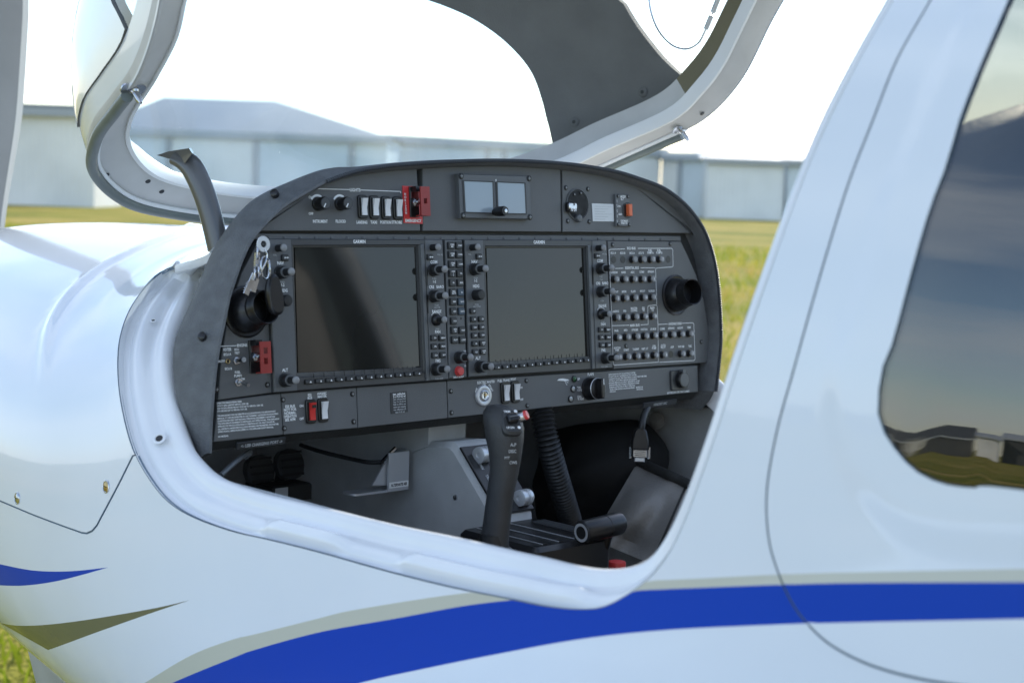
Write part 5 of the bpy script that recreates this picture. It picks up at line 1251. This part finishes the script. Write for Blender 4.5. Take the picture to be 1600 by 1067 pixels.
# outer rubber seal from pin to pin round the bow
def near(W, p): return min(range(len(W)), key=lambda i: (W[i]-Vector(p)).length)
s0, s1 = near(OW, (-.532, .115, 1.719)), near(OW, (.532, .115, 1.719))
P = even([a - (c-a).normalized()*.001 - NC*.006 for a, c in zip(OW, IW)][s0:s1+1], 160); b = MB(); b.tube(P, .0080, SEAL, n=12); b.obj('rubber_seal', cfr)
P = even([a + (c-a).normalized()*.009 - NC*.004 for a, c in zip(OW, IW)][s0:s1+1], 160); b = MB(); b.tube(P, .0036, SEALW, n=8); b.obj('seal_lip', cfr)
# dome stations
HT = [(0, 0), (.03, .05), (.1, .21), (.25, .42), (.45, .54), (.7, .61), (1.0, .65), (1.5, .68)]
q_ = [0]*NCV
for i in range(NCV-2, -1, -1): a, c = oc[i], oc[i+1]; q_[i] = q_[i+1] + math.hypot(a.y-c.y, a.z-c.z)
PE = 2/2.3
def dome(fi, t):
    """fi: station index (float), t in 0..1 from left skirt to right skirt (above the skirt line)"""
    i = min(NCV-2, max(0, int(fi))); k = fi-i; B = oc[i].lerp(oc[i+1], k); H = interp(HT, lerp(q_[i], q_[i+1], k)); hs = min(.056, .35*H)
    f0 = math.asin(min(1, (hs/max(H, 1e-6)))**(1/PE)) if H > 1e-6 else .3
    f = lerp(f0, math.pi-f0, t); return domef(B, H, f)
def domef(B, H, f):
    c = math.cos(f); return Vector((-B.x*math.copysign(abs(c)**PE, c), B.y, B.z)) + NC*(H*max(0, math.sin(f))**PE)
def domeN(fi, t):
    e = .004; a = dome(fi, min(1, t+e))-dome(fi, max(0, t-e)); c = dome(min(NCV-1.02, fi+.3), t)-dome(max(0, fi-.3), t); n = a.cross(c)
    if n.length < 1e-12: return NC.copy()
    n.normalize(); ctr = Vector((0, oc[int(min(fi, NCV-1))].y, oc[int(min(fi, NCV-1))].z)); return n if n.dot(dome(fi, t)-ctr) > 0 else -n
# skirt: opaque band above the rail
for sg in (-1, 1):
    b = MB(); ro = []; ri = []
    for i in range(NCV-1):
        B = oc[i]; H = interp(HT, q_[i]); hs = min(.056, .35*H); fm = math.asin(min(1, hs/max(H, 1e-6))**(1/PE)) if H > 1e-6 else .3
        cI = ic[i]; o_ = []; n_ = []
        for k in range(5):
            p = domef(B, H, fm*k/4); p.x = abs(p.x)*sg; o_.append(p)
        inw = Vector((cI.x*sg, cI.y, cI.z)) + NC*.019; top = Vector((cI.x*sg, cI.y, cI.z)) + NC*max(.024, hs) + Vector((sg*.002, 0, 0))
        ro.append(o_); ri.append([inw, inw.lerp(top, .4) , inw.lerp(top, .8), top, o_[-1]])
    b.ring(ro, WHITE, closed=False); sk_ = b.obj('canopy_skirt', plane)
    kf = next(i for i in range(NCV) if oc[i].y > .075)
    b = MB(); b.ring(ri[:kf+1], FLARETRIM, closed=False); b.obj('skirt_trim', sk_); b = MB(); b.ring(ri[kf:], CFLANGE, closed=False); b.obj('skirt_trim', sk_)
# right pillar outline from the photograph, on the dome
NI, NT = 110, 150
DV = []; DQ_ = []; DF = []
for i in range(NI):
    for j in range(NT): fi = (NCV-1.02)*i/(NI-1); t = j/(NT-1); DV.append(dome(fi, t)); DQ_.append(Vector((fi, t)))
for i in range(NI-1):
    for j in range(NT-1): a = i*NT+j; DF += [(a, a+1, a+NT+1), (a, a+NT+1, a+NT)]
bvh = BVHTree.FromPolygons(DV, DF)
def dhit(x, y):
    o = CAM.copy(); d = ray(x, y); best = None
    for _ in range(8):
        loc, nn, fi, ds = bvh.ray_cast(o, d)
        if loc is None: break
        if loc.x > 0: best = (loc, fi)
        o = loc + d*.002
    if not best: return None
    loc, k = best; A, B, C = (DV[i] for i in DF[k]); v0, v1, v2 = B-A, C-A, loc-A
    d00, d01, d11, d20, d21 = v0.dot(v0), v0.dot(v1), v1.dot(v1), v2.dot(v0), v2.dot(v1); dn = d00*d11-d01*d01; v = (d11*d20-d01*d21)/dn; w_ = (d00*d21-d01*d20)/dn
    qa, qb, qc = (DQ_[i] for i in DF[k]); return qa*(1-v-w_) + qb*v + qc*w_
PA = [(868, 232), (857, 187), (850, 160), (830, 110), (790, 65), (740, 30), (690, 8), (640, -8)]
PB = [(1080, 128), (1042, 94), (1002, 44), (974, -2), (950, -48)]
qa = [q for q in (dhit(*p) for p in PA) if q]; qb = [q for q in (dhit(*p) for p in PB) if q]
print('PILLAR', len(qa), len(qb), [tuple(round(c, 2) for c in q) for q in qa], [tuple(round(c, 2) for c in q) for q in qb])
def exl(Q, roof):
    f = Vector((Q[0].x, .999)); e = Q[-1]
    if roof: return [f] + Q + [Vector((e.x+.25, lerp(e.y, .5, .5))), Vector((e.x+.3, .494))]
    return [f] + Q + [Vector((lerp(e.x, 1, .5), e.y-.06)), Vector((1.0, e.y-.10))]
SC = .012
def s2(Q): return [Vector((q.x*SC, q.y)) for q in Q]
A2 = [Vector((q.x, q.y)) for q in crom([Vector((q.x, q.y, 0)) for q in s2(exl(qa, True))], 60)]; B2 = [Vector((q.x, q.y)) for q in crom([Vector((q.x, q.y, 0)) for q in s2(exl(qb, False))], 60)]
PILR = A2 + [Vector((-.01, .494)), Vector((-.01, B2[-1].y))] + B2[::-1]; PILL = [Vector((q.x, 1-q.y)) for q in PILR]
pts = []; edges = []
for Q in (A2, B2, [Vector((q.x, 1-q.y)) for q in A2], [Vector((q.x, 1-q.y)) for q in B2]):
    k = len(pts); pts += Q; edges += [(k+i, k+i+1) for i in range(len(Q)-1)]
cell = .008; Hs = set((int(q.x//cell), int(q.y//cell)) for q in pts)
for i in range(70):
    for j in range(81):
        q = Vector(((NCV-1.03)*SC*i/69, j/80))
        if 0 < j < 80 and any((int(q.x//cell)+a, int(q.y//cell)+c) in Hs for a in (-1, 0, 1) for c in (-1, 0, 1)): continue
        pts.append(q)
vo, eo, fo, *_ = delaunay_2d_cdt(pts, edges, [], 0, 1e-5)
DV3 = [dome(min(NCV-1.02, max(0, q.x/SC)), min(1, max(0, q.y))) for q in vo]; DN3 = [domeN(min(NCV-1.5, max(0, q.x/SC)), min(1, max(0, q.y))) for q in vo]
rg_ = {'ws': [], 'pr': [], 'pl': [], 'sr': [], 'sl': []}
for f in fo:
    c = (vo[f[0]]+vo[f[1]]+vo[f[2]])/3
    if not (0 <= c.y <= 1 and 0 <= c.x <= (NCV-1.0)*SC): continue
    if inpoly(c, PILR): k = 'pr'
    elif inpoly(c, PILL): k = 'pl'
    else:
        k = 'ws'
        if c.x < 68*SC and abs(c.y-.5) > .38: k = 'sr' if c.y > .5 else 'sl'
        for Q, nm, fl_ in ((B2, 'sr', False), (B2, 'sl', True)):
            cc = Vector((c.x, 1-c.y)) if fl_ else c
            if inpoly(cc, Q + [Vector((-.2, Q[-1].y)), Vector((-.2, 1.2)), Vector((Q[0].x, 1.2))]): k = nm
    a, b_, d = (DV3[i] for i in f)
    if (b_-a).cross(d-a).dot(DN3[f[0]]) < 0: f = list(f)[::-1]
    rg_[k].append(list(f))
for k, nm, lb in (('ws', 'windshield', 'dusty plexiglass windshield'), ('sr', 'side_window', 'right side window of the canopy'), ('sl', 'side_window', 'left side window of the canopy')):
    V, N, Fc = sub(DV3, DN3, rg_[k]); b = MB(); b.add(V, Fc, PLEXI if k == 'ws' else SIDEPLEX); b.obj(nm, plane)['label'] = lb
for k, lb in (('pr', 'dark grey trimmed right canopy pillar'), ('pl', 'white left canopy pillar')):
    V, N, Fc = sub(DV3, DN3, rg_[k]); shell('canopy_pillar', V, N, Fc, .003, .016, WHITE, TRIM, TRIM, plane)['label'] = lb
for x, y in ((903, 193), (1012, 146)):
    q = dhit(x, y)
    if q: n = -domeN(q.x, q.y); b = MB(); b.lathe([(.0085, 0), (.0085, .0012), (.006, .003), (0, .0034)], TRIM, n=18); b.lathe([(.0035, .0034), (0, .0036)], DKSTEEL, n=8); b.obj('trim_screw', plane, frame(n, dome(q.x, q.y) + n*.0165))
# rear arch of the canopy
b = MB(); b.tube([dome(0, t/40) for t in range(41)], .016, WHITE, n=10); b.obj('canopy_rear_arch', plane)
# locating pins and screw heads on the flange
for s_ in (-1, 1):
    pp = Vector((s_*.527, .106, 1.727)); b = MB(); b.prism(rrect(0, 0, .034, .016, .006), -.001, .0015, STEEL); b.lathe([(.0058, .0015), (.0058, .006), (.0042, .008), (.0042, .020), (.0024, .026), (0, .027)], STEEL, n=16); b.obj('locating_pin', cfr, frame(-NC + Vector((0, -.35, -.25)), pp - NC*.004, Vector((0, 1, 0))))
def flpx(x, y):
    best = None
    for a, c in zip(OW, IW):
        for k in (.2, .35, .5, .65, .8):
            p = a.lerp(c, k) - NC*.0025; e = (800+F*(p-CAM).dot(RT)/depth(p)-x)**2 + (533.5+F*(p-CAM).dot(DN)/depth(p)-y)**2
            if best is None or e < best[0]: best = (e, p)
    return best[1]
for x, y in ((234, 281), (256, 299), (1095, 177), (160, 280)):
    b = MB(); b.lathe([(.0042, 0), (.0036, .001), (0, .0012)], DKSTEEL, n=12); b.obj('frame_screw', cfr, frame(-NC, flpx(x, y)))
# strut
P = crom([atX(356, 440, -.395), atX(343, 395, -.40), atX(329, 335, -.405), atX(314, 290, -.41), atX(297, 258, -.415), atX(278, 246, -.42)], 28)
rings = []
for i, p in enumerate(P):
    t = (P[min(i+1, 27)]-P[max(0, i-1)]).normalized(); a = RT - t*RT.dot(t); a.normalize(); c = t.cross(a); k = i/27
    rings.append([p + a*math.cos(2*math.pi*j/20)*lerp(.0140, .0155, k) + c*math.sin(2*math.pi*j/20)*lerp(.012, .010, k) for j in range(20)])
b = MB(); b.ring(rings, STRUT, cap0=True, cap1=True); st_ = b.obj('canopy_strut', plane); st_['label'] = 'curved dark grey strut holding the canopy up'
tp_ = [atX(x, y, -.42) for x, y in ((246, 243), (264, 237), (296, 232), (301, 240), (290, 255), (270, 250))]
b = MB(); b.ring([[p + Vector((-.006, -.008, 0)) for p in tp_], [p + Vector((.014, .018, .001)) for p in tp_]], STRUT, cap0=True, cap1=True, smooth=False); b.obj('strut_pad', st_)
# emergency window cord
P = [atX(x, y, .45) for x, y in ((1008, -60), (1013, -10), (1018, 22), (1030, 50), (1050, 71), (1072, 77), (1091, 68), (1102, 48), (1113, 22), (1124, -6), (1134, -40))]
b = MB(); b.tube(crom(P, 60), .0017, STEEL, n=8); crd = b.obj('window_cord', plane)
for i in (7, 8): b = MB(); b.tube([P[i].lerp(P[i+1], .08), P[i].lerp(P[i+1], .92)], .0042, SILVER, n=10); b.obj('cord_sleeve', crd)

# ================================================================== PROPELLER, WINGS, GEAR
hub = Vector((0, 1.555, 1.16))
b = MB(); b.lathe([(.175, -.04), (.175, .05), (.165, .13), (.14, .21), (.10, .29), (.05, .345), (0, .36)], WHITE, frame((0, 1, 0), hub), n=40); b.obj('spinner', plane)
for ang in (3, 123, 243):
    rings = []; strip = []
    for k in range(26):
        r = .10 + .85*k/25; z = k/25; ch = interp([(0, .022), (.3, .032), (.6, .054), (.8, .055), (.95, .038), (1, .012)], z); tw = R(interp([(0, 62), (.3, 40), (.7, 24), (1, 17)], z)); th = interp([(0, .024), (.3, .013), (1, .004)], z)
        row = []
        for j in range(18):
            a = 2*math.pi*j/18; x, y = ch*math.cos(a), th*math.sin(a); row.append(Vector((x*math.cos(tw)-y*math.sin(tw), -(x*math.sin(tw)+y*math.cos(tw)), r)))
        rings.append(row)
    M = T(*hub) @ Matrix.Rotation(R(ang), 4, 'Y')
    b = MB(); b.ring(rings, PROP, M, cap0=True, cap1=True); bl = b.obj('propeller_blade', plane)
    b = MB(); b.ring([[row[j] + Vector((row[j].x*.012, row[j].y*.03, 0)) for j in (15, 16, 17, 0, 1, 2)] for row in rings[4:25]], PROPW, M, closed=False); b.obj('leading_edge_strip', bl)
def wing(sg):
    rings = []
    af = [(1, 0), (.9, .022), (.7, .062), (.45, .092), (.25, .092), (.1, .065), (.03, .035), (0, 0), (.03, -.022), (.1, -.036), (.3, -.045), (.6, -.035), (.85, -.015)]
    for k in range(12):
        t = k/11; X = sg*lerp(.42, 5.9, t); ch = lerp(1.28, .82, t); z0 = lerp(.80, 1.25, t); le = lerp(.16, .02, t)
        rings.append([Vector((X, le - c*ch, z0 + h*ch)) for c, h in af])
    b = MB(); b.ring(rings, WHITE, cap0=True, cap1=True); b.obj('wing', plane)
for s_ in (-1, 1): wing(s_)
def wheel(x, y, r, top):
    b = MB(); b.tube([Vector((x*.55, y, top)), Vector((x*.9, y, .35)), Vector((x*.93, y, r))], .025, WHITE, n=10); leg = b.obj('gear_leg', plane)
    b = MB(); b.lathe([(r*.55, -.06), (r*.9, -.065), (r, -.035), (r, .035), (r*.9, .065), (r*.55, .06)], RUBBER, frame((1, 0, 0), Vector((x, y, r))), n=32, cap=False); wh = b.obj('wheel', plane)
    b = MB(); b.lathe([(r*.56, -.05), (r*.5, -.035), (0, -.03)], SILVER, frame((1, 0, 0), Vector((x, y, r))), n=24); b.lathe([(r*.56, .05), (r*.5, .035), (0, .03)], SILVER, frame((1, 0, 0), Vector((x, y, r))), n=24); b.obj('rim', wh)
wheel(-1.35, -.75, .20, .85); wheel(1.35, -.75, .20, .85); wheel(0.0001, 1.05, .17, .9)
# small strake at the wing root
p0, p1, p2, p3 = hit(40, 1007), hit(74, 1014), hit(103, 1064), hit(80, 1064)
if None not in (p0, p1, p2, p3):
    b = MB(); up_ = Vector((-.022, 0, -.002)); b.add([p0, p1, p2, p3, p0+up_*.4, p1+up_*.15, p2+up_*.6, p3+up_], [(0, 1, 2, 3), (4, 7, 6, 5), (0, 4, 5, 1), (1, 5, 6, 2), (2, 6, 7, 3), (3, 7, 4, 0)], WHITE, None, False); b.obj('root_strake', plane)

# ================================================================== LOOSE THINGS
kd_ = .055
K = lambda x, y, d=kd_: PW(*uv(x, y, d), d)
keys = thing('key_bunch', 'bunch of keys with black fob and round white tag hanging by the left vent', 'keys', K(410, 420))
ko = -K(410, 420)
def kpart(name, b, p=keys): o = b.obj(name, p); o.matrix_basis = T(*ko); return o
MK = pm(411.5, 381.5, kd_)
b = MB(); b.lathe([(.0042, -.0008), (.0095, -.0008), (.0100, 0), (.0095, .0008), (.0042, .0008), (.0040, 0), (.0042, -.0008)], PLAC, MK, n=30, cap=False); b.lathe([(.0041, -.001), (.0024, .001)], BLACK, MK, n=16, cap=False); kpart('round_tag', b)
b = MB(); b.tube(crom([K(413, 390), K(417, 398), K(415, 410), K(409, 422), K(404, 432)], 20), .0013, STEEL, n=8); kpart('tag_wire', b)
for cx, cy, r, ti in ((414, 418, .011, .5), (421, 420, .010, 1.0)):
    M = pm(cx, cy, kd_) @ Matrix.Rotation(ti, 4, 'Y'); b = MB(); b.tube([M @ Vector((r*math.cos(2*math.pi*i/28), r*1.25*math.sin(2*math.pi*i/28), 0)) for i in range(29)], .0011, STEEL, n=6); kpart('split_ring', b)
for x0, y0, x1, y1 in ((404, 425, 395, 456), (398, 428, 384, 460), (402, 395, 402, 420)):
    a, c = K(x0, y0, .05), K(x1, y1, .048); ax_ = (c-a).normalized(); M = frame(ax_, a, PN); b = MB(); L_ = (c-a).length
    b.box(-.0035, .0035, -.0009, .0009, 0, L_, STEEL, M); b.lathe([(.0085, -.0011), (.009, 0), (.0085, .0011)], STEEL, frame(PU*.8-PN*.5, a), n=18)
    for k in range(5): b.box(.0035, .0046+.0008*(k % 2), -.0009, .0009, L_*(.45+k*.1), L_*(.49+k*.1), STEEL, M)
    kpart('key', b)
fb = [(420, 432), (428, 428), (435, 440), (439, 460), (441, 480), (438, 490), (428, 492), (420, 480), (416, 455)]
Q = [K(x, y, .047) for x, y in fb]; Q = crom(Q+[Q[0]], 36)[:-1]; c = sum(Q, Vector())/len(Q)
b = MB(); b.ring([[c+(q-c)*.86 + PN*.006 for q in Q], [q + PN*.003 for q in Q], [q - PN*.003 for q in Q], [c+(q-c)*.86 - PN*.006 for q in Q]], BLACK, cap0=True, cap1=True); kpart('fob', b)
# data plug dangling under the right end of the panel
XC = .30; cpos = atX(1000, 690, XC)
plug = thing('data_plug', 'black and silver data plug dangling on a cable below the right breakers', 'plug', cpos)
def cpart(name, b): o = b.obj(name, plug); o.matrix_basis = T(*(-cpos)); return o
b = MB(); b.tube(crom([atX(1012, 636, XC+.03), atX(1006, 650, XC+.01), atX(1003, 664, XC), atX(1002, 674, XC)], 14), .0055, RUBBER, n=10); cpart('cable', b)
Mc = frame(-FW, cpos, Vector((0, 0, 1))); pxm = depth(cpos)/F
b = MB(); hood_ = [(-9, 18), (-4, 22), (4, 22), (9, 18), (13, 2), (13, -12), (-13, -12), (-13, 2)]; b.prism([(-x*pxm*-1, y*pxm) for x, y in hood_][::-1], -.009, .009, BLACK, Mc, .002); cpart('plug_hood', b)
b = MB(); b.box(-11*pxm, 11*pxm, -24*pxm, -12*pxm, -.007, .008, STEEL, Mc, .001); b.box(-8*pxm, 8*pxm, -31*pxm, -24*pxm, -.005, .006, SILVER, Mc, .001)
for k in range(3): b.box(-9*pxm, 9*pxm, (-15.5-k*3)*pxm, (-14.2-k*3)*pxm, .0081, .0086, BLACK, Mc)
cpart('plug_shell', b)
for s_ in (-1, 1): b = MB(); b.tube([Mc @ Vector((s_*14.5*pxm, -8*pxm, 0)), Mc @ Vector((s_*14.5*pxm, -26*pxm, 0))], .0023, STEEL, n=8); cpart('thumbscrew', b)
for m_ in bpy.data.meshes:
    if m_.users == 0: bpy.data.meshes.remove(m_)
bpy.data.objects.remove(_to)
